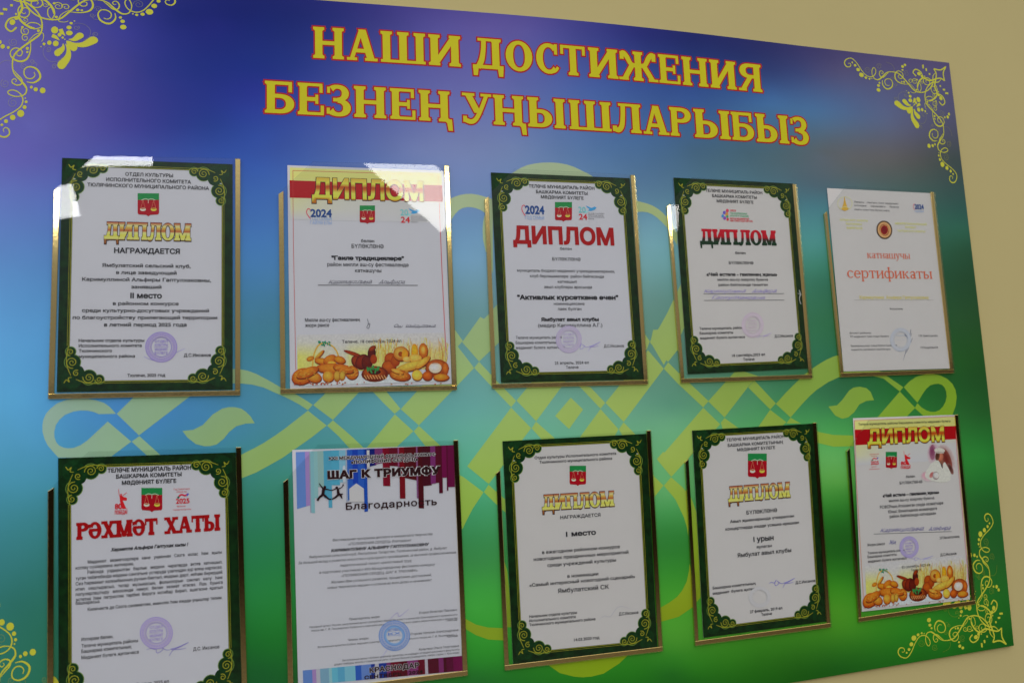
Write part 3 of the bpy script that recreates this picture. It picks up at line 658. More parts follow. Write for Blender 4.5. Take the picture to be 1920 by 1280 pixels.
# ------------------------------------------------------------------ clear pockets with gold foil edges
POCK = {0:[(450.4,298),(450.4,740.4),(90.1,747.5),(101.4,356.9)], 1:[(841.6,310.9),(856.7,730.5),(525.9,737.7),(522.3,363.7)], 2:[(1190,328.5),(1215.3,720),(922.6,727.7),(908.5,373.8)],
 3:[(1492.5,345.6),(1523.8,709),(1276.9,717.5),(1250.3,387.2)], 4:[(1751,360.2),(1789,699),(1576,706.5),(1545.4,400.8)], 5:[(452,838),None,None,(89.8,920.6)],
 6:[(858.8,824.7),(877,1265),None,(531,903.6)], 7:[(1220.3,806.5),(1243,1219.6),(946.4,1255.6),(930,887.3)], 8:[(1531,792),(1558,1175),(1303.3,1209.6),(1284.4,866)], 9:[(1796.5,777),(1829.4,1131.8),(1609.6,1165.5),(1587.6,845.3)]}
def prism(name, poly, y0, y1, parent, mats, side=0, bevel=0):
    """poly: (x,z) outline; from y0 (back) to y1 (front)"""
    o = world_loc(parent); n = len(poly); poly = np.asarray(poly)
    if area(poly) < 0: poly = poly[::-1]
    if bevel:
        inn = dilate(poly, -bevel); rings = [(poly, y0), (poly, y1+bevel*.8), (inn, y1)]
    else: rings = [(poly, y0), (poly, y1)]
    V = [(x-o[0], y-o[1], z-o[2]) for r, y in rings for x, z in r]; F = [tuple(range(n))[::-1]]
    for k in range(len(rings)-1): F += [(k*n+i, k*n+(i+1) % n, (k+1)*n+(i+1) % n, (k+1)*n+i) for i in range(n)]
    F.append(tuple(range((len(rings)-1)*n, len(rings)*n)))
    me = bpy.data.meshes.new(name); me.from_pydata(V, [], F)
    ob = link(name, me, parent, mats)
    if side:
        for p in me.polygons[1:-1]: p.material_index = 1
    return ob
PLAB = ['clear pocket with bright glare on its cut corner, leftmost of the top row', 'clear pocket crossed by a white glare wedge, holding the bread picture diploma of 2024', 'clear pocket round the diploma with big plain red heading, middle of the top row',
 'clear pocket round the diploma with red and green heading, scratched on its right side', 'clear pocket round the borderless certificate with orange lettering, top right', 'clear pocket round the letter with red slab heading, bottom left',
 'clear pocket round the sheet with blue and purple stripes', 'clear pocket round the first place diploma dated 14.03.2020', 'clear pocket with blackish edges, round the diploma with purple signature dated February 2019', 'clear pocket round the diploma with a portrait, beside the lower right corner scrolls']
PL = {}
for k, cs in POCK.items():
    f = lambda p, d=.003: at(p, d)[0][[0,2]]
    TR, LT = f(cs[0]), f(cs[3])
    if cs[1] is None:
        u = f((463.0,1280))-TR; BR = TR+u/np.linalg.norm(u)*.309; u = f((88.5,1280))-LT; BL = LT+u/np.linalg.norm(u)*.2635
    elif cs[2] is None:
        BR = f(cs[1]); u = f((540,1280))-LT; BL = LT+u/np.linalg.norm(u)*.2635
    else: BR, BL = f(cs[1]), f(cs[2])
    TL = LT+(LT-BL)/np.linalg.norm(LT-BL)*.0455
    r = root('wall_pocket', (float((BL+BR)[0]/2), 0, float((BL+BR)[1]/2)), PLAB[k], 'document holder', 'clear document pockets with gold edges on the board')
    w_ = .0062
    ux = (BR-BL)/np.linalg.norm(BR-BL); ul = (TL-BL)/np.linalg.norm(TL-BL); ur = (TR-BR)/np.linalg.norm(TR-BR)
    cutd = ux*w_*.75 + ul*w_*.75
    prism('edge_strip', [BL+ul*w_, BL+ul*w_+ux*w_, LT+ux*w_+ul*w_*.7, LT+ul*.0], 0, -.0030, r, ['gold_foil'], bevel=.0004)
    prism('edge_strip', [BR-ux*w_+ur*w_, BR+ur*w_, TR, TR-ux*w_], 0, -.0030, r, ['gold_foil'], bevel=.0004)
    prism('edge_strip', [BL, BR, BR+ur*(w_-.0002), BL+ul*(w_-.0002)], 0, -.0030, r, ['gold_foil'], bevel=.0004)
    TLc = TL+ux*.0445
    prism('front_plate', [BL, BR, TR, TLc, LT], -.0032, -.0052, r, ['clear_acrylic', 'acrylic_edge'], side=1)
#CERTS#
# ------------------------------------------------------------------ certificates
class Sheet:
    def __init__(s, k, crop, scale, corners, name, label, cat, paper='paper', px=False):
        s.ox, s.oy, s.sc = crop[0], crop[1], scale
        s.c = [np.array(c, float) for c in corners]
        s.H = homog([(0,0),(1,0),(1,1),(0,1)], s.c); s.I = np.linalg.inv(s.H)
        P = at(s.c, .0014)
        b = (P[2]+P[3])/2
        s.r = root(name, (float(b[0]), -.0012, float(b[2])), label, cat, 'award sheets shown in the pockets on the board')
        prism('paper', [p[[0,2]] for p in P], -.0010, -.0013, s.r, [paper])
        s.pr = {}; s.grp = 0
    def crop(s, pts): p = np.atleast_2d(np.asarray(pts, float)); return p/s.sc + [s.ox, s.oy]
    def uv(s, pts): return happly(s.I, s.crop(pts))                 # crop pixels -> sheet
    def mm(s, pts): return happly(s.H, np.atleast_2d(np.asarray(pts, float))/[210, 297])
    def layer(s, name, m, d):
        g = (name, m, s.grp if name not in ('body_text','heading','green_border','gold_line') else 0)
        if g not in s.pr: s.pr[g] = Print(name, m, d, s.r)
        return s.pr[g]
    def text(s, txt, xl, xr, yb, cap, style='sans', bold=0, shear=0, m='black_ink', name='body_text', d=.00175, grad=False, track=0, outline=None, rise=0, dz=0):
        V, T = layout(txt, style, bold, track, shear)
        x0, x1 = V[:,0].min(), V[:,0].max(); n = (V[:,0]-x0)/(x1-x0)
        xc = (xl+xr)/2; c = s.uv([(xc, yb)])[0]; cv = c[1]-s.uv([(xc, yb-cap)])[0][1]
        ys = [yb, yb]; us = [0, 0]
        for _ in range(4):
            for i, x in enumerate((xl, xr)):
                q = s.uv([(x, ys[i])])[0]; us[i] = q[0]
                pp = happly(s.H, [(q[0], c[1] + (rise*(i-.5)))])[0]; ys[i] = (pp[1]-s.oy)*s.sc
        uvp = np.column_stack([us[0]+(us[1]-us[0])*n, c[1]+rise*(n-.5)-V[:,1]*cv])
        s.layer(name, m, d).add(happly(s.H, uvp), T, grad=np.clip(V[:,1], 0, 1), dz=dz)
    def poly(s, pts, col, name='emblem', m='flat_print', d=.0016, dz=0, space='crop', sm=0, cols=None):
        P = np.asarray(pts, float)
        P = s.crop(P) if space == 'crop' else s.mm(P) if space == 'mm' else happly(s.H, P)
        if sm: P = smooth(P, sm, True)
        if area(P) < 0: P = P[::-1]
        v, t = fill([P]); s.layer(name, m, d).add(v, t, col=col if cols is None else cols(v), dz=dz)
    def line(s, pts, w_, col=(.02,.02,.03), name='signature', m='flat_print', d=.0017, n=4, space='crop', dz=0):
        l = stroke(pts, w_, n); P = s.crop(l) if space == 'crop' else s.mm(l) if space == 'mm' else happly(s.H, l)
        P = P if area(P) > 0 else P[::-1]
        v, t = fill([P]); s.layer(name, m, d).add(v, t, col=col, dz=dz)
    def blob(s, cx, cy, rx, ry, rot, inner, outer, name, d, dz, space='crop', n=16):
        """shaded patch of a printed photograph: centre colour to rim colour"""
        l = circ(cx, cy, rx, ry, n, math.radians(rot)); l2 = circ(cx-rx*.12, cy-ry*.18, rx*.6, ry*.55, n, math.radians(rot))
        f = s.crop if space == 'crop' else (lambda q: happly(s.H, q))
        P = np.concatenate([f(l), f(l2), f([(cx-rx*.1, cy-ry*.15)])])
        T = [(i, (i+1) % n, n+i) for i in range(n)]+[((i+1) % n, n+(i+1) % n, n+i) for i in range(n)]+[(n+i, n+(i+1) % n, 2*n) for i in range(n)]
        i_, o_ = np.array(inner), np.array(outer)
        C = np.concatenate([np.tile(o_, (n, 1)), np.tile(o_*.35+i_*.65, (n, 1)), [i_]])
        s.layer(name, 'picture_print', d).add(P, T, col=C, dz=dz)
    def script(s, x0, x1, y, h, seed, col, words='Альфира', wd=1.5, name='handwriting', slope=0):
        rnd = random.Random(seed); mn = 'pen_%d' % (round(col[2]*1000)); mat(mn, col, .5)
        V = []; T = []; k = 0; x = 0
        for ch in words:
            v, t, W = glyph(ch, 'sans', -.012)
            if len(v):
                sc = rnd.uniform(.85, 1.12); v = v*[rnd.uniform(.85,1.1), sc] + [x, rnd.uniform(-.06,.08)]; v[:,0] += v[:,1]*rnd.uniform(.38,.55)
                V.append(v); T.append(np.asarray(t)+k); k += len(v)
            x += W*.93
        V = np.concatenate(V); T = np.concatenate(T); X0, X1 = V[:,0].min(), V[:,0].max()
        px = np.column_stack([x0+(x1-x0)*(V[:,0]-X0)/(X1-X0), np.full(len(V), y-h*.25)+slope*(x1-x0)*(V[:,0]-X0)/(X1-X0)-V[:,1]*h*1.05])
        s.layer(name, mn, .00175).add(s.crop(px), T)
        n = max(4, int((x1-x0)/9)); pts = [(x0+(x1-x0)*i/n, y-h*.25+slope*(x1-x0)*i/n - h*(.05+.4*(i % 2)*rnd.random())) for i in range(n+1)]
        s.line(pts, wd*.8, col, name, n=3, d=.0017)
    def finish(s):
        for p in s.pr.values(): p.build()

def green_frame(s, crest=None, side=14, top=10.5, bot=13.5):
    outer = np.array([(0,0),(210,0),(210,297),(0,297)], float)
    inner = np.array([(side,top),(210-side,top),(210-side,297-bot),(side,297-bot)], float)
    fr = s.layer('green_border', 'border_green', .0015)
    o2 = s.mm(outer); i2 = s.mm(inner)
    T = []; P = np.concatenate([o2, i2])
    for i in range(4): j = (i+1) % 4; T += [(i, j, 4+i), (j, 4+j, 4+i)]
    fr.add(P, T)
    gl = s.layer('gold_line', 'gold_print', .00165)
    # double gold line along the inner edge, between the corner scrolls
    for off, wd in ((.9, .75), (3.0, .45)):
        for a, b in (((54,top-off),(156,top-off)), ((54,297-bot+off),(156,297-bot+off)), ((side-off,56),(side-off,240)), ((210-side+off,56),(210-side+off,240))):
            q = s.mm(stroke([a, b], wd, 1)); gl.add(*fill([q if area(q) > 0 else q[::-1]]))
    for fx in (0, 1):
        for fy in (0, 1):
            e = top if not fy else bot; s.grp += 1
            gl2 = s.layer('gold_scroll', 'gold_print', .0017)
            lb = s.layer('scroll_ground', 'lobe_green', .00158); rim = s.layer('scroll_rim', 'lobe_rim', .00153)
            lobes = [(49,e+1.6,5.6),(37,e+4.4,9.0),(side+9,e+11,8.5),(side+3.6,37,9.2),(side+1.2,50,5.8),(side+3,e+3,13)]
            F = lambda q: s.mm([((210-x) if fx else x, (297-y) if fy else y) for x, y in q])
            def put(pr, loops, dz=0):
                L_ = []
                for l in loops:
                    q = F(l); L_.append(q if area(q) > 0 else q[::-1])
                v, t = fill(L_); pr.add(v, t, dz=dz)
            put(rim, [circ(x, y, r+.8, n=20) for x, y, r in lobes[:2]+lobes[3:5]])
            put(lb, [circ(x, y, r, n=20) for x, y, r in lobes])
            for i, (x, y, r, a0, tn, dr) in enumerate([(37,e+3.8,7.4,170,1.9,1),(48.5,e+1.2,4.6,180,1.5,1),(side+3,36.5,7.6,-80,-1.9,1),(side+.8,49.5,4.8,-90,-1.5,1),(side+8,e+9.5,4.2,60,1.3,1)]):
                p, wv = spiral(x, y, r, .9, a0, tn, 1.05, .8); put(gl2, [stroke(p, wv, 1)], dz=i*.00001)
            put(gl2, [stroke([(side-6,e-2.5),(side-3,e+1.5),(side+.5,e-1.5),(side-1,e+3.5),(side+3,e+4.5)], [.7,1.1,.8,1.1,.7], 4)], dz=.00006)
            put(gl2, [stroke([(side-.9,58),(side-3,50),(side-3.6,42),(side-3.2,34),(side-1,27),(side+2,20)], [.7,.8,.8,.9,.9,.6], 4)], dz=.00007)
            put(gl2, [stroke([(56,e-.9),(50,e-2.6),(42,e-3.2),(34,e-2.6),(28,e-.6),(22,e+2)], [.7,.8,.8,.9,.9,.6], 4)], dz=.00008)

def shield(s, x0, y0, x1, y1):
    s.grp += 1
    w_, h = x1-x0, y1-y0; g = lambda a, b: (x0+a*w_, y0+b*h)
    R, G, Y, Wt = ink(138,20,34), ink(36,112,60), ink(208,168,64), ink(196,186,160)
    s.poly([g(0,.0),g(1,0),g(1,.85),g(.96,.92),g(.60,.94),g(.5,1),g(.40,.94),g(.04,.92),g(0,.85)], R, 'coat_of_arms', dz=0)
    s.poly([g(0,0),g(1,0),g(1,.29),g(0,.29)], G, 'coat_of_arms', dz=.00003)
    s.line([g(.18,.30),g(.35,.24),g(.5,.27),g(.65,.24),g(.82,.30)], h*.022, Wt, 'coat_of_arms', d=.0016, dz=.00005)
    for cx in (.25, .75):
        s.poly(circ(*g(cx,.70), w_*.14, h*.075), Y if cx > .5 else Wt, 'coat_of_arms', dz=.00006)
        s.poly(circ(*g(cx,.665), w_*.10, h*.03), ink(150,90,44), 'coat_of_arms', dz=.00008)
        for dx in (-.11, .11): s.line([g(cx,.30), g(cx+dx,.68)], w_*.012, ink(178,120,90), 'coat_of_arms', n=1, d=.0016, dz=.00007)
    s.line([g(.5,.29), g(.5,.44)], w_*.02, Wt, 'coat_of_arms', n=1, d=.0016, dz=.00009)

def stamp(s, cx, cy, r, col, ry=None, lines=('ОТДЕЛ','КУЛЬТУРЫ','МӘДӘНИЯТ','БҮЛЕГЕ'), strong=1, seed=1):
    ry = r*.95 if ry is None else ry; rnd = random.Random(seed); k = .0002
    paper = np.array((.80,.78,.76)); mixc = lambda a: tuple(np.array(col)*a + paper*(1-a))
    def annulus(a, b, c, dz):
        s.line([(cx+a*r*math.cos(t), cy+a*ry*math.sin(t)) for t in np.linspace(0, 6.4, 40)], b*r, c, 'round_stamp', d=.0018, n=1, dz=dz)
    annulus(.82, .26, mixc(.38*strong), 0); annulus(.97, .05, mixc(.85*strong), .00001); annulus(.64, .04, mixc(.8*strong), .00002)
    for i in range(34):
        a = i/34*2*math.pi + .05; q = []
        for dr, da in ((-.07,-.05),(.09,-.03),(-.05,.02),(.07,.05)): q.append((cx+(.82+dr)*r*math.cos(a+da), cy+(.82+dr)*ry*math.sin(a+da)))
        s.line(q, .035*r, mixc(.95*strong), 'round_stamp', d=.0018, n=1, dz=.00003)
    ccol = 'stamp_%d' % (hash(tuple(round(v, 3) for v in mixc(.9*strong))) % 99999)
    mat(ccol, mixc(.85*strong), .5)
    for i, t in enumerate(lines):
        yy = cy+(-.30+.24*i)*ry+(.05*ry if i > 1 else 0); s.text(t, cx-r*.40, cx+r*.40, yy, .15*r, bold=.02, m=ccol, name='stamp_lettering', d=.00182)
    if lines: s.line([(cx-.45*r, cy-.0*ry), (cx+.45*r, cy-.0*ry)], .02*r, mixc(.7*strong), 'round_stamp', d=.0018, n=1, dz=.00004)

def sign_ix(s, x0, y0, x1, y1, col, wd):
    g = lambda a, b: (x0+a*(x1-x0), y0+b*(y1-y0))
    s.line([g(0,.55),g(.1,.45),g(.2,.5),g(.28,.2),g(.22,.55),g(.26,.75),g(.38,.5),g(.3,.3),g(.45,.55),g(.58,.5)], [wd*.5,wd,wd,wd,wd,wd,wd,wd,wd,wd*.6], col)
    s.line([g(.52,.95),g(.62,.55),g(.78,.35),g(.98,.05),g(.7,.4),g(.56,.5),g(.75,.52),g(.92,.42)], [wd*.5,wd,wd,wd*.6,wd,wd,wd,wd*.5], col, dz=.00004)

def logo2024(s, x0, y0, x1, y1, gy=('ГОД СЕМЬИ',)):
    s.grp += 1
    w_, h = x1-x0, y1-y0; nb = 'navy_ink'; mat(nb, ink(34,62,112), .5); mat('light_blue_ink', ink(110,136,172), .5); mat('teal_ink', ink(90,160,160), .5)
    s.line([(x0+.16*w_,y0+.75*h),(x0+.02*w_,y0+.38*h),(x0+.03*w_,y0+.1*h),(x0+.10*w_,y0+.03*h),(x0+.17*w_,y0+.16*h)], w_*.035, ink(196,70,84), 'emblem')
    s.text('2024', x0+.16*w_, x1, y0+.62*h, .56*h, bold=.05, m=nb, name='emblem_lettering')
    for i, t in enumerate(gy): s.text(t, x0+.16*w_, x1-.01*w_, y0+h*(1.0 if len(gy) == 1 else .86+.3*i*1.0), .24*h, m='light_blue_ink', name='emblem_lettering')
def logo24(s, x0, y0, x1, y1):
    s.grp += 1
    w_, h = x1-x0, y1-y0; mat('teal_ink', ink(90,160,160), .5); mat('red_logo_ink', ink(168,34,42), .5)
    s.text('20', x0, x0+.28*w_, y0+.52*h, .40*h, m='teal_ink', name='emblem_lettering', bold=.02); s.text('24', x0+.02*w_, x0+.34*w_, y0+.98*h, .38*h, m='red_logo_ink', name='emblem_lettering', bold=.03)
    g = lambda a, b: (x0+a*w_, y0+b*h)
    s.poly([g(.28,.05),g(.42,.16),g(.5,.22),g(.62,.12),g(.70,.2),g(.62,.34),g(.48,.42),g(.36,.40),g(.42,.28),g(.34,.2)], ink(58,130,182), 'emblem')
    s.poly([g(.22,.42),g(.34,.40),g(.40,.46),g(.30,.56),g(.22,.52)], ink(130,186,204), 'emblem')
    for i, t in enumerate(('МӘГЪЛҮМАТ ТЕХНОЛОГИЯЛӘРЕ','ФӘННИ-ТЕХНИК ҮСЕШ ЕЛЫ','ГОД НАУЧНО-ТЕХНОЛОГИЧЕСКОГО','РАЗВИТИЯ')): s.text(t, x0+.38*w_, x0+w_*(1,.96,1,.6)[i], y0+h*(.62+.12*i), .07*h, m='grey_ink', name='emblem_lettering')
def logo80(s, x0, y0, x1, y1):
    s.grp += 1
    w_, h = x1-x0, y1-y0; g = lambda a, b: (x0+a*w_, y0+b*h); R = ink(176,36,40)
    s.poly([g(.38,.28),g(.5,.22),g(.62,.3),g(.98,.36),g(.94,.46),g(.62,.46),g(.98,.86),g(.98,.78),g(.62,.80),g(.5,.7),g(.42,.5)], R, 'emblem')
    s.line([g(.30,.0),g(.34,.2),g(.46,.36)], w_*.04, R, 'emblem', dz=.00002); s.line([g(.6,.28),g(.95,.14)], w_*.04, R, 'emblem', dz=.00003); s.poly(circ(*g(.5,.23), w_*.07, h*.045), R, 'emblem', dz=.00004)
    s.text('80', x0, x0+.58*w_, y0+.80*h, .22*h, bold=.05, m='red_logo_ink', name='emblem_lettering'); s.text('ПОБЕДА!', x0, x1, y0+1.0*h, .15*h, bold=.05, m='red_logo_ink', name='emblem_lettering')
mat('red_logo_ink', ink(168,34,42), .5)
def logo2025(s, x0, y0, x1, y1):
    s.grp += 1
    w_, h = x1-x0, y1-y0; g = lambda a, b: (x0+a*w_, y0+b*h); m = 'red_logo_ink'
    s.text('Год Защитника', x0+.04*w_, x0+.92*w_, y0+.08*h, .07*h, m=m, name='emblem_lettering'); s.text('Отечества', x0+.2*w_, x0+.75*w_, y0+.2*h, .07*h, m=m, name='emblem_lettering')
    s.line([g(.3,.42),g(.4,.32),g(.52,.3),g(.66,.34),g(.84,.26)], w_*.09, ink(176,40,60), 'emblem', dz=.00001); s.line([g(.26,.46),g(.32,.38)], w_*.1, ink(40,90,70), 'emblem', n=1, dz=.00002); s.line([g(.76,.34),g(.86,.24)], w_*.08, ink(60,80,160), 'emblem', n=1, dz=.00003)
    s.text('2025', x0+.16*w_, x0+.92*w_, y0+.68*h, .22*h, bold=.04, m=m, name='emblem_lettering')
    s.text('Ватанны', x0+.22*w_, x0+.7*w_, y0+.84*h, .07*h, m=m, name='emblem_lettering'); s.text('саклаучылар елы', x0, x1, y0+.98*h, .07*h, m=m, name='emblem_lettering')

ALL = ''.join(sorted(set('АБВГДЕЖЗИЙКЛМНОПРСТУФХЦЧШЩЪЫЬЭЮЯабвгдежзийклмнопрстуфхцчшщъыьэюяӘәҮүӨөҢңҖҗҺһ0123456789:_/.,!?"()-–«»IXVТёЁ ')))
load_chars(ALL)
B = .045; SB = .028

# ---- 1
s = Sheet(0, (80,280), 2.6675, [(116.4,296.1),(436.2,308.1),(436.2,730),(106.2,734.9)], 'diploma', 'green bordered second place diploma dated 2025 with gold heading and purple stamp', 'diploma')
green_frame(s)
for t in [('ОТДЕЛ КУЛЬТУРЫ',413,652,136,17),('ИСПОЛНИТЕЛЬНОГО КОМИТЕТА',317,742,165,17),('ТЮЛЯЧИНСКОГО МУНИЦИПАЛЬНОГО РАЙОНА',223,832,194,17)]: s.text(*t, bold=SB)
s.text('НАГРАЖДАЕТСЯ',357,686,520,25, bold=B); s.text('II место',438,596,744,27, bold=B)
for t in [('Ямбулатский сельский клуб,',297,740,590,17),('в лице заведующей',367,670,625,17),('Каримуллиной Альфиры Гаптулхаковны,',197,842,660,17),('занявший',442,594,696,17),('в районном конкурсе',351,680,779,17),('среди культурно-досуговых учреждений',196,832,814,17),('по благоустройству прилегающей территории',150,873,849,17),('в летний период 2025 года',307,720,885,18),
  ('Начальник отдела культуры',180,508,962,15),('Исполнительного комитета',180,495,988,15),('Тюлячинского',180,346,1014,15),('муниципального района',180,461,1041,15),('Д.С.Иксанов',706,842,1036,16),('Тюлячи, 2025 год',423,613,1136,15)]: s.text(*t, bold=SB)
s.text('ДИПЛОМ',305,745,456,88,'slab',.035,m='brown_ink',name='heading_dark_outline',d=.0016); s.text('ДИПЛОМ',307,742,455,88,'slab',-.005,m='slab_gold',name='heading',grad=True)  # dark outline printed behind the gold heading letters
shield(s,475,220,582,335); stamp(s,593,988,80,ink(112,92,168)); s.line([(505,1035),(540,1050),(600,1058),(660,1020),(712,995)],[1,2,2,2,1],ink(120,104,178))
s.finish()

# ---- bread picture shared by two sheets (sheet fractions)
H4 = homog([((538.8-520)*5.647,(309.8-620)*5.647),((831.5-520)*5.647,(320.6-620)*5.647),((847-520)*5.647,(719.7-620)*5.647),((543.9-520)*5.647,(728.7-620)*5.647)], [(0,0),(1,0),(1,1),(0,1)])
def bread(s):
    rnd = random.Random(5); nm = 'bread_picture'; z = [0.0]
    def bl(cx, cy, rx, ry, rot, ci, co):
        if ci[0] > ci[2]+50: ci = (ci[0]*.90, ci[1]*.82, ci[2]*.58); co = (co[0]*.84, co[1]*.72, co[2]*.54)
        l = happly(H4, [(cx, cy), (cx+rx, cy), (cx, cy+ry)]); z[0] += .000004
        s.blob(l[0][0], l[0][1], l[1][0]-l[0][0], l[2][1]-l[0][1], rot, ink(*ci), ink(*co), nm, .00155, z[0], 'uv')
    def st_(pts, w_, c): z[0] += .000002; l = stroke(pts, w_, 3); P = happly(s.H, happly(H4, l)); P = P if area(P) > 0 else P[::-1]; v, t = fill([P]); s.layer(nm, 'picture_print', .00155).add(v, t, col=ink(*c), dz=z[0])
    # yellow field fading upwards: strip mesh with graded ink
    pw = (172,170,166)
    cols = [(0.03,(206,196,60)),(.14,(206,204,90)),(.3,(190,190,120)),(.42,(206,200,80)),(.55,(204,176,84)),(.7,(200,170,96)),(.85,(190,156,80)),(.97,(196,160,84))]
    us = np.linspace(.045, .965, 30); vs = [.765, .80, .825, .86, .93]; a = [0, .12, .45, .85, .9]
    P = []; C = []
    for vi, al in zip(vs, a):
        for u in us:
            c = [np.interp(u, [q[0] for q in cols], [q[1][k] for q in cols]) for k in range(3)]; wv = al*(1 if u > .15 else 1)
            if .2 < u < .35: wv *= .45
            C.append(np.array(ink(*c))*wv + np.array((.80,.79,.78))*(1-wv)); P.append((u, vi))
    n = len(us); T = [q for j in range(4) for i in range(n-1) for q in ((j*n+i, j*n+i+1, (j+1)*n+i), (j*n+i+1, (j+1)*n+i+1, (j+1)*n+i))]
    s.layer(nm, 'picture_print', .00155).add(happly(s.H, P), T, col=np.array(C)); z[0] = .00001
    for i in range(150):                                   # ears of wheat
        x = rnd.choice([rnd.uniform(1010,1240), rnd.uniform(1560,1800), rnd.uniform(1250,1560)]); y1 = rnd.uniform(70, 230); c = rnd.choice([(186,140,60),(206,168,84),(160,112,50),(214,190,110)])
        st_([(x, 330), (x+rnd.uniform(-14,14), (330+y1)/2), (x+rnd.uniform(-30,30), y1)], rnd.uniform(3,7), c)
    tbl = [(0.04,.955),(.3,.93),(.6,.94),(.97,.95),(.97,.985),(.04,.99)]
    P = happly(s.H, tbl); v, t = fill([P if area(P) > 0 else P[::-1]]); z[0] += .00001; s.layer(nm, 'picture_print', .00155).add(v, t, col=ink(168,182,180), dz=z[0])
    st_([(372,390),(385,260),(430,160),(500,128),(580,160),(630,220),(655,300)], 15, (200,140,60))
    for i in range(14): bl(440+rnd.uniform(0,120), 140+rnd.uniform(-22,16), 13, 9, rnd.uniform(0,90), (40,130,100), (30,90,60))
    O, OD, Yl, Br, Dk = (214,150,62), (176,90,34), (214,176,92), (150,64,34), (74,30,22)
    for q in [(350,295,42,26,-10,O,OD),(445,255,62,20,-35,Yl,OD),(470,320,75,34,5,O,OD),(555,300,70,44,-15,(206,136,60),OD),(660,305,62,38,10,(220,150,60),OD),(575,345,48,28,0,(220,190,100),O),
              (600,400,190,55,3,(204,140,64),OD),(790,440,68,72,0,(210,150,68),OD),(700,400,110,45,10,(198,130,60),OD),
              (265,480,112,86,-8,(212,146,66),(180,88,34)),(390,490,78,56,8,(214,160,80),OD),(320,440,120,50,-15,(206,140,62),OD),
              (540,480,62,62,0,(222,178,94),(190,110,44)),(635,480,40,64,18,(220,176,96),(150,80,36)),(690,475,34,58,24,(222,182,100),(150,80,36)),
              (850,330,70,68,20,Br,Dk),(800,240,100,20,14,Br,(110,44,30)),(900,330,78,80,-20,(130,50,36),Dk),(1000,240,44,66,20,(90,34,28),(50,20,18)),(1005,190,42,30,-20,Br,Dk),(950,340,60,80,30,(100,40,30),Dk),(1020,300,36,50,0,(150,66,40),Br),
              (1200,300,66,70,0,(170,90,48),Br),(1180,380,75,70,0,(176,96,50),(130,56,32)),(1250,320,50,60,0,(160,84,46),Br),
              (1310,240,82,76,0,(222,176,110),(176,100,50)),(1306,246,26,26,0,(140,70,40),Br),(1350,255,34,60,12,(220,160,60),O),(1455,215,36,78,0,(224,178,60),O),(1545,210,48,80,0,(212,140,70),OD),(1545,205,24,44,0,(226,186,120),O),
              (1460,290,70,44,0,(224,196,130),Yl),(1370,300,44,30,0,(220,196,150),Yl),(1430,370,182,46,-10,(228,196,110),(190,140,66)),(1540,335,90,36,-28,(226,190,104),(196,140,66)),
              (1690,390,120,90,0,(190,110,60),(140,66,40)),(1672,392,68,56,0,(206,200,190),(190,160,130)),(1780,400,34,70,0,(196,120,60),Br),
              (1300,470,110,56,6,(206,140,66),(160,76,36)),(1270,430,66,22,14,(214,180,110),O),(1480,468,56,56,0,(228,208,112),(214,176,84)),(1590,475,54,48,0,(196,110,54),Br),(1735,490,84,38,0,(220,160,70),OD),
              (1030,450,136,78,0,(176,90,44),(90,34,24)),(1030,436,66,30,0,(80,30,24),(60,24,20))]: 
        if q[2] > 44 and q[5][0] > 160: bl(q[0]+3, q[1]+9, q[2]*1.05, q[3]*1.06, q[4], (130,76,40), (104,56,30))
        bl(*q)
    for i in range(12): bl(1030+rnd.uniform(-80,60), 412+rnd.uniform(-26,20), 22, 12, rnd.uniform(0,180), (54,130,64), (40,90,50))
    for i in range(8): st_([(920+i*30, 470), (945+i*30, 510)], 9, (200,130,80))
    for i in range(7): st_([(1640+i*12, 350), (1648+i*11, 300+abs(i-3)*8)], 5, (140,70,44))
    for i in range(46): bl(rnd.uniform(180,1800) if i > 26 else rnd.uniform(180,720), 555+rnd.uniform(-12,14), rnd.uniform(5,12), 6, 0, rnd.choice([(170,60,60),(190,90,60),(120,130,80)]), (150,60,50))
    for i in range(60):
        x, y = rnd.choice([(265,480),(320,440),(790,440),(1300,470),(700,400)]); bl(x+rnd.uniform(-80,80), y+rnd.uniform(-36,36), rnd.uniform(8,22), 4, rnd.uniform(-20,20), (222,176,96), (206,146,70))

def top_band(s, L_, R_, x0, x1, yt, white=True):
    """yellow fade with a dark red band (crop px: left and right y of the band)"""
    P = []; C = []; us = np.linspace(.015, .985, 12)
    vs = [(.010,(206,196,110)),(.045,(206,190,100)),(.065,(200,186,104)),(.16,(186,184,130)),(.20,(176,176,140)),(.25,(170,170,158))]
    for v_, c in vs:
        for u in us: 
            k = 1 if u < .5 else (1.0 if v_ < .1 else .4)
            k *= (1-(.75*min(1,u*3) if v_ > .15 else 0)); k = max(k, .0) 
            k = 0 if v_ > .24 else k
            C.append(np.array(ink(*c))*k+np.array((.79,.79,.80))*(1-k)); P.append((u, v_))
    n = len(us); T = [q for j in range(len(vs)-1) for i in range(n-1) for q in ((j*n+i, j*n+i+1, (j+1)*n+i), (j*n+i+1, (j+1)*n+i+1, (j+1)*n+i))]
    s.layer('yellow_band', 'flat_print', .00150).add(happly(s.H, P), T, col=np.array(C))
    s.poly([(.012,L_[0]),(.988,R_[0]),(.988,R_[1]),(.012,L_[1])], ink(142,16,30), 'red_band', d=.00156, space='uv')

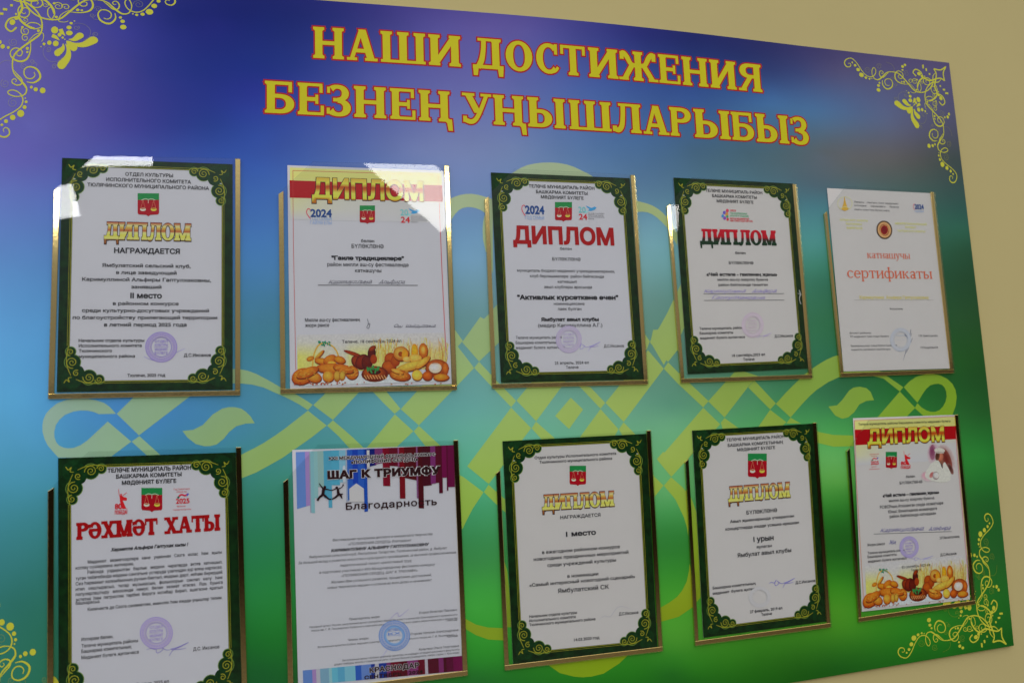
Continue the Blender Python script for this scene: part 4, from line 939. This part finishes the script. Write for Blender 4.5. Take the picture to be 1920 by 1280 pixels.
# ---- 2
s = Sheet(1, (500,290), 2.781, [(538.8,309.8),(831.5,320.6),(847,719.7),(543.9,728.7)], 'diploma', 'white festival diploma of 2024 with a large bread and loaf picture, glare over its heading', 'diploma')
top_band(s, (.070,.150), (.070,.150), 120, 910, 60)
RL = ink(160,50,50)
s.line([(137,83),(500,94),(895,105)], 2.2, RL, 'red_rule', n=1, d=.0016); s.line([(895,105),(897,162),(910,165)], 3, RL, 'red_rule', n=1, d=.0016, dz=.00001)
s.line([(137,83),(137,200),(140,500),(152,1122)], 2.4, RL, 'red_rule', n=1, d=.0016, dz=.00002); s.line([(899,230),(915,620),(936,1062)], 3.2, ink(168,60,66), 'red_rule', n=1, d=.0016, dz=.00003)
bread(s)
s.text('ДИПЛОМ',233,822,234,100,bold=.085,m='brown_ink',name='heading_dark_outline',d=.0017); s.text('ДИПЛОМ',237,818,233,100,bold=.052,m='sans_gold',name='heading',grad=True,d=.0018)
for t in [('белән',492,561,457,16),('БҮЛӘКЛӘНӘ',443,610,487,20),('район милли аш-су фестивалендә',316,740,582,19),('катнашучы',461,598,613,19),('Милли аш-су фестиваленең',200,487,869,18),('жюри рәисе',200,326,897,18),('Теләче, 18 сентябрь 2024 ел',393,702,980,16)]: s.text(*t, bold=.015)
s.text('"Гаилә традицияләре"',338,716,549,20,bold=.07)
s.line([(268,680),(788,681)],3,(.05,.05,.05),'rule_line',n=1)
s.script(322,550,678,21,3,ink(76,76,86),'Каримуллина'); s.script(584,722,678,21,9,ink(76,76,86),'Альфира')
s.line([(525,855),(530,880),(522,900),(532,905),(538,880),(528,885)],2.4,ink(60,60,72)); s.script(664,710,904,16,12,ink(70,70,82),'Ош',name='signature'); s.script(724,882,904,16,13,ink(70,70,82),'Шәйдуллина',name='signature')
shield(s,485,265,565,361); logo2024(s,207,280,340,352,('ГОД СЕМЬИ','ГАИЛӘ ЕЛЫ')); logo24(s,697,275,845,356)
s.finish()

# ---- 3
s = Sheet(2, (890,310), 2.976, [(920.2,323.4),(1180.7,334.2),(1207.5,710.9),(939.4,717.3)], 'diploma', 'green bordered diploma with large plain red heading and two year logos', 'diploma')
green_frame(s)
for t in [('ТЕЛӘЧЕ МУНИЦИПАЛЬ РАЙОН',302,669,130,17),('БАШКАРМА КОМИТЕТЫ',343,631,160,17),('МӘДӘНИЯТ БҮЛЕГЕ',370,608,188,17)]: s.text(*t, bold=SB)
s.text('ДИПЛОМ',215,780,437,90,bold=.062,m='red_ink',name='heading')
for t in [('белән',477,542,472,15),('БҮЛӘКЛӘНӘ',434,591,532,18),('муниципаль бюджет мәдәният учреждениеләренең',237,780,596,16),('клуб берләшмәләре  район бәйгесендә',309,722,626,16),('катнашып',464,570,656,16),('авыл клублары арасында',388,655,686,16),('номинациясенә',442,613,779,16),('лаек булган',463,596,808,16),('(мөдир Кәримуллина А.Г.)',354,713,901,20),('Теләче муниципаль район',230,486,967,16),('Башкарма комитетының',230,467,995,16),('мәдәният бүлеге җитәкчесе',231,505,1023,16),('Д.С.Иксанов',722,833,1014,16),('25 апрель, 2024 ел',447,637,1108,16),('Теләче',510,580,1133,16)]: s.text(*t, bold=.008)
s.text('"Активлык күрсәткәне өчен"',238,802,748,24,bold=.065); s.text('Ямбулат авыл клубы',370,693,868,19,bold=.065)
shield(s,448,205,543,314); logo2024(s,262,220,390,302); logo24(s,580,220,724,304)
stamp(s,525,970,72,ink(140,120,176),ry=76,strong=.75); sign_ix(s,555,980,705,1040,ink(128,116,176),2)
s.finish()

# ---- 4
s = Sheet(3, (1230,320), 3.2, [(1262.5,333.1),(1486.9,344.4),(1516.9,690.3),(1289.4,701.3)], 'diploma', 'green bordered diploma with heading turning from red to dark green and handwritten name', 'diploma', 'paper_cream')
green_frame(s)
for t in [('ТЕЛӘЧЕ МУНИЦИПАЛЬ РАЙОН',298,638,134,17),('БАШКАРМА КОМИТЕТЫ',338,605,164,17),('МӘДӘНИЯТ БҮЛЕГЕ',365,585,194,17)]: s.text(*t, bold=SB)
s.text('ДИПЛОМ',265,725,446,92,'slab',0,m='slab_red_green',name='heading',grad=True)
for t in [('белән',476,538,500,15),('БҮЛӘКЛӘНӘ',438,585,561,17),('милли аш-су әзерләү буенча',370,672,660,15),('район бәйгесендә танылган',376,671,691,15),('Теләче муниципаль район',261,518,951,15),('Башкарма комитеты',263,463,979,15),('мәдәният бүлеге җитәкчесе',265,534,1007,15),('Д.С.Иксанов',712,822,998,16),('18 сентябрь,2023 ел',457,655,1112,16),('Теләче',524,592,1138,16)]: s.text(*t, bold=.02)
s.text('«Чәй өстәле - гаиләнең җаны»',303,728,631,19,bold=.05)
s.line([(286,739),(768,737)],2.6,(.08,.08,.09),'rule_line',n=1); s.line([(288,778),(770,776)],2.6,(.08,.08,.09),'rule_line',n=1,dz=.00001)
hb = ink(118,108,160)
s.script(288,540,737,21,21,hb,'Каримуллина'); s.script(575,725,737,21,22,hb,'Альфира'); s.script(335,655,774,19,23,hb,'Гаптулхаковна')
stamp(s,580,925,66,ink(176,140,176),ry=76,strong=.55); sign_ix(s,580,970,695,1010,ink(150,136,184),2)
for i, (x, y, r, c) in enumerate([(428,240,9,(180,60,80)),(410,252,9,(90,80,160)),(400,272,8,(60,120,170)),(425,262,10,(190,120,60)),(412,285,9,(120,70,150)),(430,292,8,(180,60,70)),(428,275,7,(60,130,90))]): s.poly(circ(x,y,r,r*1.2), ink(*c), 'emblem', dz=i*.00001)
for t, a, b, y, m_ in [('2023',445,480,244,'red_logo_ink'),('ГОД НАЦИОНАЛЬНЫХ',445,548,262,'grn_ink'),('КУЛЬТУР И ТРАДИЦИЙ',445,556,277,'grn_ink'),('МИЛЛИ МӘДӘНИЯТЛӘР',445,560,294,'red_logo_ink'),('ҺӘМ ГОРЕФ-ГАДӘТЛӘР ЕЛЫ',445,580,307,'red_logo_ink')]:
    mat('grn_ink', ink(70,140,100), .5); s.text(t, a, b, y, 10, bold=.03, m=m_, name='emblem_lettering')
s.line([(858,715),(866,740),(860,770),(870,800)],[3,7,4,5],(.55,.57,.56),'silver_scratch',d=.0017,n=3); s.line([(850,735),(878,745)],3,(.5,.52,.51),'silver_scratch',d=.0017,n=1,dz=.00002)
shield_none = None
s.finish()

# ---- 5
s = Sheet(4, (1530,340), 3.37, [(1550.8,352.8),(1745.1,362.3),(1780.7,690.7),(1581.9,696.1)], 'certificate', 'plain white certificate without border, orange lettering and an oval dark medallion, top right', 'certificate', 'paper_cream')
def low(s, t, xl, xr, yb, xh, m):
    s.text(t, xl, xr, yb, xh, 'lower', .012, m=m, name='heading', track=.10)
low(s,'катнашучы',325,596,487,31,'orange_ink'); low(s,'сертификаты',200,736,612,46,'orange_ink')
mat('ochre_ink', ink(196,164,90), .5); mat('yellow_ink', ink(188,174,96), .5)
s.text('Каримуллина  Альфира Гаптулхаковна',277,712,742,20,bold=.02,m='ochre_ink'); s.line([(240,749),(745,749)],1.6,(.5,.48,.42),'rule_line',n=1)
s.text('Бүләкләнә',468,548,810,11)
for t in [('Казань   сәнгать һәм мәдәният',243,522,141,11),('колледжы      каршындагы      балалар',243,525,162,11),('иҗаты үсеш һәм белем үзәге',243,465,186,11),('Әлмәт районы',213,348,962,11),('ТР мәдәният һәм спорт бүлеге',215,460,984,12),('Балаларның иҗат үсеше буенча Башкарма',222,512,1042,12),('комитеты җитәкчесе урынбасары',225,470,1066,12),('Г.М. Шәйхетдинова',650,768,980,12),('Р.Р.Бәдретдинов',662,772,1054,12)]: s.text(*t, m='grey_ink')
for t in [('АЛТЫН КҮЛ  КУБОГЫ',150,327,252,12),('РЕСПУБЛИКА',190,292,276,12),('БӘЙГЕСЕ',195,295,301,12),('МЕЖРЕГИОНАЛЬНЫЙ',500,700,275,12),('ПРОЕКТ',565,635,297,12),('"АЛТЫН КҮЛ КУБОГЫ"',515,695,321,12)]: s.text(*t, m='yellow_ink', bold=.02)
for k, (r1, r2, c) in enumerate([(50,59,(70,54,44)),(42,50,(176,136,90)),(30,38,(130,40,36)),(16,24,(104,30,34))]): s.poly(circ(432,307,r1,r2,24,math.radians(-12)), ink(*c), 'medallion', dz=k*.00002)
s.line([(432+26*math.cos(a), 307+32*math.sin(a)) for a in np.linspace(0, 6.3, 20)], 3, ink(196,150,90), 'medallion', n=1, dz=.0001)
s.line([(183+46*math.cos(a), 140+42*math.sin(a)) for a in np.linspace(0, 6.3, 24)], 3.4, ink(196,186,130), 'emblem', n=1); s.poly([(180,95),(190,140),(205,178),(183,188),(160,178),(174,140)], ink(200,140,60), 'emblem', dz=.00002); s.line([(150,175),(183,160),(215,175)],4,ink(190,170,120),'emblem',dz=.00004)
logo2024(s,614,142,682,196,('ГОД СЕМЬИ',)); stamp(s,535,1000,66,ink(130,150,180),ry=75,strong=.5,lines=('КАЗАН',))
bk = ink(70,78,100)
s.line([(600,935),(590,990),(572,1060),(552,1128)],[2,4,3,1],bk); s.line([(570,940),(580,980),(560,965),(598,1010),(575,990)],[1,4,5,2,1],bk,dz=.00003); s.line([(565,1060),(605,960)],2,bk,n=1,dz=.00004); s.line([(572,1080),(610,990)],2,bk,n=1,dz=.00005)
s.finish()

# ---- 6
a5, b5 = at((108.8,858.4))[0], at((441.9,847.7))[0]
c5 = at((452.7,1280))[0]; d5 = at((110,1280))[0]
u = (c5-b5)/np.linalg.norm(c5-b5); c5 = b5+u*.293; u = (d5-a5)/np.linalg.norm(d5-a5); d5 = a5+u*.293
bl5 = topx(np.array([d5[[0,2]], c5[[0,2]]]))
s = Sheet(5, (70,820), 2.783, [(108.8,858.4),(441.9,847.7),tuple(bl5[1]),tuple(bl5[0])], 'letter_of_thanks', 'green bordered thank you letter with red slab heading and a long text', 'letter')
green_frame(s, side=14.5, top=13)
for t in [('ТЕЛӘЧЕ МУНИЦИПАЛЬ РАЙОН',366,802,174,21),('БАШКАРМА КОМИТЕТЫ',411,753,206,20),('МӘДӘНИЯТ БҮЛЕГЕ',441,725,240,20)]: s.text(*t, bold=B)
s.text('РӘХМӘТ ХАТЫ',203,955,508,86,'slab',.01,m='red_ink',name='heading',rise=-.006)
s.text('Хөрмәтле Альфира Гаптухак кызы !',382,788,578,17,bold=.05,shear=.25,rise=-.004)
for t in [('Мәдәният   хезмәткәрләре   көне   уңаеннан   Сезгә   ихлас   һәм   җылы',263,962,630,17),('котлау сүзләремне җиткерәм.',200,503,676,17),('Районда   уздырылган   барлык   мәдәни   чараларда   актив   катнашып,',262,965,682,17),('туган төбәгебездә мәдәни сәнгатьне үстерүдә үзегездән зур өлеш кертәсез.',200,965,712,17),('Сез һәрвакыт халкыбызның рухын баетып, яңарын дәрт, илһам бирердәй',200,965,739,17),('итеп   оештырасыз,   татар   музыкасын,   фольклорын   саклап   калу   һәм',200,965,767,17),('популярлаштыру   өлкәсендә   намус   белән   хезмәт   итәсез.   Яшь   буынга',200,967,793,17),('эстетик  һәм  патриотик  тәрбия  бирүгә  ихтибар  бирәп,  эшегезне  яратып',200,967,820,17),('башкарасыз.',200,328,866,17),('Киләчәктә дә Сезгә сәламәтлек, иминлек һәм иҗади уңышлар телим.',263,965,872,17),
  ('Ихтирам белән,',230,396,1052,18),('Теләче муниципаль районы',230,525,1080,18),('Башкарма комитетының',230,490,1110,18),('Мәдәният бүлеге җитәкчесе',230,530,1140,18),('Д.С. Иксанов',813,950,1104,18),('Теләче, 2025 ел',515,686,1286,17)]: s.text(*t, bold=.012, rise=-.007*(t[2]-t[1])/765)
shield(s,543,262,652,388); logo80(s,404,268,470,398); logo2025(s,708,262,802,380)
stamp(s,621,1018,86,ink(124,104,176),ry=84,strong=.9); sign_ix(s,570,1062,795,1142,ink(112,104,160),3)
s.finish()

# ---- 7
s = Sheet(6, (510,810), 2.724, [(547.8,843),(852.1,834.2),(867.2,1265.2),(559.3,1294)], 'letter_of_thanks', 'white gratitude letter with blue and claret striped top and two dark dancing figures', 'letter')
q7 = lambda pts: [((x/5.818+540-510)*2.724, (y/5.818+830-810)*2.724) for x, y in pts]
def stripe(x0, x1, yb0, yb1, c, dz, yt=None):
    yt_ = lambda x: 100-(x-85)/1720*78
    s.poly(q7([(x0, yt_(x0) if yt is None else yt),(x1, yt_(x1) if yt is None else yt),(x1+(yb1-80)*.022, yb1),(x0+(yb0-80)*.022, yb0)]), ink(*[v*.84 for v in c]), 'stripe_print', d=.00155, dz=dz*.00002)
for i, q in enumerate([(85,190,720,690,(100,134,196)),(185,232,690,680,(160,132,186)),(228,252,760,762,(150,150,170)),(240,280,762,765,(130,180,186)),(280,320,600,600,(138,184,184)),(320,385,480,480,(142,178,172)),(385,430,600,600,(84,160,186)),(430,470,705,705,(84,160,186)),(470,560,460,460,(84,164,190)),(555,640,430,430,(126,180,200)),(625,650,640,640,(160,168,184)),
  (640,665,625,620,(62,104,176)),(655,830,495,495,(50,92,180)),(700,760,440,440,(40,70,170)),(820,858,750,745,(40,80,170)),(836,892,270,265,(36,56,140)),(885,960,258,240,(34,40,110)),(945,1050,236,215,(120,60,110)),(1030,1100,468,470,(130,30,50)),(1050,1108,468,470,(120,26,44)),(1100,1200,250,255,(100,26,44)),(1195,1225,300,300,(140,80,120)),(1210,1270,606,606,(118,22,38)),(1265,1400,380,408,(84,32,36)),(1395,1425,600,610,(130,80,120)),(1412,1470,710,712,(78,16,36)),(1460,1560,470,460,(74,18,40)),(1550,1610,448,438,(120,52,106)),(1605,1660,436,430,(88,20,46)),(1640,1680,548,546,(84,20,44)),(1675,1760,380,375,(112,28,72)),(1735,1812,480,478,(104,26,66)),(1725,1740,520,520,(90,22,54))]):
    x0, x1, y0, y1, c = q; stripe(x0, x1, y0, y1, c, i)
s.poly(q7([(668,500),(745,440),(822,492),(832,640),(672,640)]), (.80,.79,.78), 'stripe_print', d=.00155, dz=.0009*.9)
s.poly(q7([(858,80),(888,78),(892,268),(862,272)]), (.80,.79,.78), 'stripe_print', d=.00155, dz=.0009*.92)
s.poly(q7([(596,262),(612,240),(626,262),(630,430),(600,430)]), ink(160,168,184), 'stripe_print', d=.00155, dz=.0009*.94)
mat('white_ink', (.8,.79,.79), .5); z7 = lambda x, y: q7([(x, y)])[0]
def t7(t, xl, xr, y, cap, bold, track=0, d=.0025, out=0):
    a = z7(xl, y); b = z7(xr, y); c = cap/5.818*2.724
    if out: s.text(t, a[0]-.6, b[0]+.6, a[1], c, bold=bold+out, m='white_ink', name='heading_outline', d=d-.00002, rise=-.004, track=track)
    s.text(t, a[0], b[0], a[1], c, bold=bold, m='brown_ink', name='heading', d=d, rise=-.004, track=track)
t7('XXII МЕЖДУНАРОДНЫЙ ФЕСТИВАЛЬ-КОНКУРС',440,1612,160,30,.07,.06,out=.10); t7('«ПОЛИФОНИЯ СЕРДЕЦ»',685,1420,208,32,.07,.06,out=.10)
t7('ШАГ К ТРИУМФУ',430,1665,362,78,.095,.08,out=.06); t7('Благодарность',632,1625,700,74,.02,.05)
K = (.03,.006,.01)
def fig(pts, w_, k): s.line(q7(pts), [v/5.818*2.724 for v in w_], K, 'dancing_figures', d=.0025, dz=k*.00002)
fig([(340,440),(372,485),(395,500)],[8,14,16],0); fig([(395,500),(430,505),(475,515),(520,500)],[20,12,10,12],1); fig([(388,500),(378,560),(345,590),(320,628)],[34,30,22,26],2); fig([(385,560),(420,590),(450,612),(475,610)],[28,20,14,10],3)
fig([(605,450),(590,480),(550,500)],[18,8,14],4); fig([(545,500),(550,550),(575,570),(590,608)],[24,30,26,6],5); fig([(550,560),(520,590),(480,612)],[26,20,14],6); fig([(540,560),(600,556)],[20,10],7)
for i, (x, y) in enumerate([(402,480),(532,488)]): s.poly(q7(circ(x, y, 15)), K, 'dancing_figures', d=.0025, dz=.0002+i*.00002)
for t in [('Фестивальная программа детского и юношеского творчества',310,820,540,13),('«ПОЛИФОНИЯ СЕРДЕЦ» благодарит',390,712,566,13),('Ямбулатский сельский клуб, Республика Татарстан, Тюлячинский район, д. Ямбулат',188,895,619,13),('За большой вклад в развитие искусства и культурного просвещения, за высокий профессионализм',135,940,645,13),('педагогический талант, кропотливый труд',347,712,673,13),('в подготовке участников к XXII Международному фестивалю-конкурсу',242,833,700,13),('«ПОЛИФОНИЯ СЕРДЕЦ, ШАГ К ТРИУМФУ»',355,743,724,13),('Желаем Вам успешного развития, процветания, достижений,',300,815,752,13),('новых творческих вершин и успехов во всех делах и начинаниях!',283,815,779,13),
  ('Егоров Вячеслав Павлович',752,945,918,12),('Председатель жюри:',393,552,952,12),('Народный артист России, заслуженный артист республики Марий Эл, солист и режиссёр Краснодарского музыкального',190,947,966,10),('театра им. Г. Ф. Пономаренко Кубанского казачьего ансамбля Краснодарского края в области культуры и искусства',200,947,984,10),('г. Краснодар',887,947,962,10),('Члены жюри:',388,495,1060,12),('Егорова Наталия Александровна',707,952,1024,12),('Заслуженная артистка Кубани, ведущая солистка Краснодарского музыкального театра им. Г. Ф. Пономаренко, г.',232,945,1068,10),('Краснодар',895,950,1044,10),('Копытина Ольга Георгиевна',750,955,1104,12),('Заслуженный артист Кубани, дирижёр оркестра на кафедре эстрадно-джазового факультета',357,957,1140,10),('доцент кафедры вокала и сценической речи, художественный руководитель театра студии, г. Краснодар',317,957,1158,10)]: s.text(*t, shear=.22, m='grey_ink', rise=-.006*(t[2]-t[1])/765)
s.text('КАРИМУЛЛИНУ АЛЬФИРУ ГАПТУЛХАКОВНУ',302,803,594,14,bold=.05,shear=.2,rise=-.004)
stamp(s,625,1037,80,ink(54,104,170),ry=78,strong=1.0,lines=('ФЕСТИВАЛЬ','КХ'),seed=4); s.line([(600,955),(640,920),(650,940),(700,900)],[1,2,2,1],ink(120,110,160)); s.line([(560,1150),(600,1095),(620,1110),(665,1090)],[1,2,2,1],ink(120,120,180),dz=.0001)
s.line([(625+48*math.cos(a), 1037+46*math.sin(a)) for a in np.linspace(0, 6.4, 30)], 14, ink(110,140,190), 'round_stamp', d=.00178, n=1)
bx = [157,205,225,245,290,305,335,370,425,455,505,525,545,585,605,650,690,745,780,795,850,875,890,925,972]
bc = [(96,130,190),(160,130,180),(176,176,186),(120,160,180),(140,186,190),(100,176,196),(90,160,190),(120,180,196),(52,92,176),(100,130,190),(40,60,140),(180,178,184),(40,60,140),(120,60,110),(110,26,44),(90,22,40),(130,60,110),(100,26,44),(176,170,180),(84,20,44),(120,50,100),(74,16,40),(90,24,56),(110,28,72)]
for i in range(24):
    f = lambda x: 1215-(x-157)/815*75; s.poly([(bx[i],f(bx[i])),(bx[i+1],f(bx[i+1])),(bx[i+1]+3,f(bx[i+1])+76),(bx[i]+3,f(bx[i])+76)], ink(*[v*.84 for v in bc[i]]), 'stripe_print', d=.00155, dz=i*.00002)
s.text('КРАСНОДАР',497,752,1212,24,bold=.12,m='white_ink',name='heading_outline',d=.00242,rise=-.004,track=.08); s.text('КРАСНОДАР',498,751,1212,24,bold=.07,m='brown_ink',name='heading',d=.0025,rise=-.004,track=.08)
s.text('СЕНТЯБРЬ - 2024',472,770,1244,17,bold=.06,m='brown_ink',name='heading',d=.0025,rise=-.004,track=.08)
s.finish()

# ---- 8
s = Sheet(7, (920,790), 2.7235, [(942,826.7),(1211.9,812.8),(1232.8,1215.9),(962.2,1243.5)], 'diploma', 'green bordered first place diploma with gold slab heading dated 14.03.2020', 'diploma', 'paper_cream')
green_frame(s)
s.text('ДИПЛОМ',262,635,444,80,'slab',.035,m='brown_ink',name='heading_dark_outline',d=.0016,rise=.002); s.text('ДИПЛОМ',264,633,443,80,'slab',-.005,m='slab_gold',name='heading',grad=True,rise=.002)
for t in [('Отдел культуры Исполнительного комитета',225,641,180,14),('Тюлячинского муниципального района',250,620,204,14),('НАГРАЖДАЕТСЯ',356,561,490,17),('в ежегодном районном конкурсе',263,660,660,17),('новогодних праздничных мероприятий',220,704,692,17),('среди учреждений культуры',290,640,727,17),('в номинации',392,550,790,17),('«Самый интересный новогодний сценарий»',198,738,820,17),('Ямбулатский СК',343,605,863,22),('Начальник отдела культуры',198,441,990,14),('Исполнительного комитета',198,434,1012,14),('Тюлячинского муниципального района',198,535,1028,14),('Д.С.Иксанов',655,755,984,15),('14.03.2020 год',426,556,1114,15)]: s.text(*t, bold=.022)
s.text('1 место',385,538,581,25,bold=.05)
shield(s,403,225,487,328); s.line([(555,1010),(580,990),(610,995),(640,955),(670,942),(712,955)],[1,2,2,2,2,1],ink(146,146,152))
s.finish()

# ---- 9
s = Sheet(8, (1270,780), 2.91, [(1297.5,806.8),(1525,793.7),(1549,1164.2),(1319.1,1194.8)], 'diploma', 'green bordered first place diploma with gold slab heading dated February 2019', 'diploma', 'paper_cream')
green_frame(s)
s.text('ДИПЛОМ',277,620,457,86,'slab',.035,m='brown_ink',name='heading_dark_outline',d=.0016); s.text('ДИПЛОМ',279,618,456,86,'slab',-.005,m='slab_gold',name='heading',grad=True)
for t in [('ТЕЛӘЧЕ МУНИЦИПАЛЬ РАЙОН',268,584,127,16),('БАШКАРМА КОМИТЕТЫНЫҢ',276,577,157,16),('МӘДӘНИЯТ БҮЛЕГЕ',327,534,184,16),('БҮЛӘКЛӘНӘ',378,545,528,20),('Авыл җыеннарында үткәрелгән',288,637,566,16),('концертларда иҗади үсешкә ирешкән',263,664,604,16),('яулаган',432,516,716,16),('Ямбулат авыл клубы',328,622,754,22),('Башкарма комитетының',194,428,930,15),('мәдәният  бүлеге җитәкчесе',194,462,957,15),('Д.С.Иксанов',645,753,908,15),('27 февраль, 2019 ел',397,573,1062,15),('Теләче',459,517,1085,15)]: s.text(*t, bold=.025)
s.text('I урын',416,526,679,28,bold=.04)
shield(s,385,203,488,340); sign_ix(s,500,878,645,938,ink(104,100,160),3); stamp(s,450,985,60,ink(150,160,180),strong=.16,lines=())
s.finish()

# ---- 10
s = Sheet(9, (1560,760), 2.461, [(1599.4,783.6),(1795.7,777.1),(1818.8,1122.9),(1616.1,1146)], 'diploma', 'diploma with red band heading, portrait of a person in white and a bread picture', 'diploma', 'paper_cream')
top_band(s, (.062,.145), (.062,.135), 97, 582, 50)
s.line([(103,70),(560,50),(570,60),(575,200),(632,830)], 2.2, ink(176,110,110), 'red_rule', n=1, d=.0016); s.line([(103,70),(110,300),(145,880)], 2.2, ink(168,110,80), 'red_rule', n=1, d=.0016, dz=.00001)
bread(s)
s.text('ДИПЛОМ',163,522,172,68,bold=.085,m='brown_ink',name='heading_dark_outline',d=.0017); s.text('ДИПЛОМ',165,520,171,68,bold=.052,m='sans_gold',name='heading',grad=True,d=.0018)
for t in [('Теләче муниципаль районы Башкарма комитеты мәдәният бүлеге',122,547,84,11),('белән',342,383,332,12),('БҮЛӘКЛӘНӘ',313,417,360,13),('милли аш-су әзерләү буенча',263,472,438,13),('РСФСРның Атказанган сәүдә хезмәткәре',222,514,465,14),('Юныс Әхмәтҗанов исемендәге',260,485,488,14),('район бәйгесендә катнашкан',267,480,510,14),('Жюри рәисе',163,244,645,12),('З.Р.Хисмәтуллина',497,588,612,12),('Теләче муниципаль район',165,335,678,12),('Башкарма комитеты',165,298,697,12),('мәдәният бүлеге җитәкчесе',167,345,716,12),('Д.С.Иксанов',501,575,690,12),('03 сентябрь 2025 ел',322,453,745,12),('Теләче',365,410,762,12)]: s.text(*t, bold=.012)
s.text('«Чәй өстәле – гаиләнең җаны»',234,495,414,14,bold=.06)
s.line([(193,592),(552,580)],2,(.08,.08,.09),'rule_line',n=1); s.script(222,425,588,19,31,ink(84,80,126),'Каримуллина',slope=-.04); s.script(445,548,580,18,32,ink(84,80,126),'Альфира',slope=-.04); s.script(262,296,644,18,33,ink(70,70,120),'Жи',name='signature')
logo2025(s,172,220,220,296); shield(s,248,213,300,292); logo80(s,318,210,363,290)
# portrait of a person in a white coat, printed softly
pn = 'portrait_print'
z8 = lambda pts: [((x/7.109+40)*2.461, (y/7.109+20)*2.461) for x, y in pts]
pp = (168,160,158)
def pb(k, x, y, rx, ry, rot, c, o): (X, Y), = z8([(x, y)]); s.blob(X, Y, rx/2.889, ry/2.889, rot, ink(*c), ink(*o), pn, .00160, k*.00002, n=20)
for k, q in enumerate([(1070,500,85,150,0,(150,112,132),pp),(1055,480,42,105,0,(104,50,76),(140,96,112)),(1225,580,130,215,-16,(128,86,76),pp),(1245,590,62,165,-17,(92,36,32),(124,74,64)),(1295,700,30,80,-24,(60,34,32),(120,84,76)),(990,800,90,70,10,(176,120,134),pp)]): pb(k, *q)
s.poly(z8([(1000,690),(1030,640),(1075,600),(1115,582),(1150,600),(1180,655),(1215,610),(1250,660),(1300,765),(1290,850),(1200,880),(1120,875),(1010,845),(955,800),(970,730)]), ink(186,182,164), pn, m='picture_print', d=.00160, dz=.00014, sm=3)
s.poly(z8([(1110,560),(1135,590),(1180,665),(1190,690),(1200,600),(1195,575)]), ink(120,80,64), pn, m='picture_print', d=.00160, dz=.00016)
for k, q in enumerate([(1155,535,46,64,0,(172,108,84),(140,80,62)),(1122,528,30,62,8,(66,42,34),(96,64,52)),(1150,455,72,34,4,(180,174,160),(170,164,154)),(1150,482,62,14,4,(150,144,132),(160,152,140)),(1180,660,10,34,-16,(60,50,50),(90,76,70)),(1045,780,26,44,30,(150,84,80),(166,120,116)),(1100,790,44,54,0,(190,186,178),(120,100,98)),(1112,786,30,40,0,(186,182,172),(176,170,160))]): pb(9+k, *q)
stamp(s,356,652,44,ink(120,100,176),ry=50,strong=1.0,seed=3); sign_ix(s,355,690,470,722,ink(130,124,170),1.6)
s.finish()
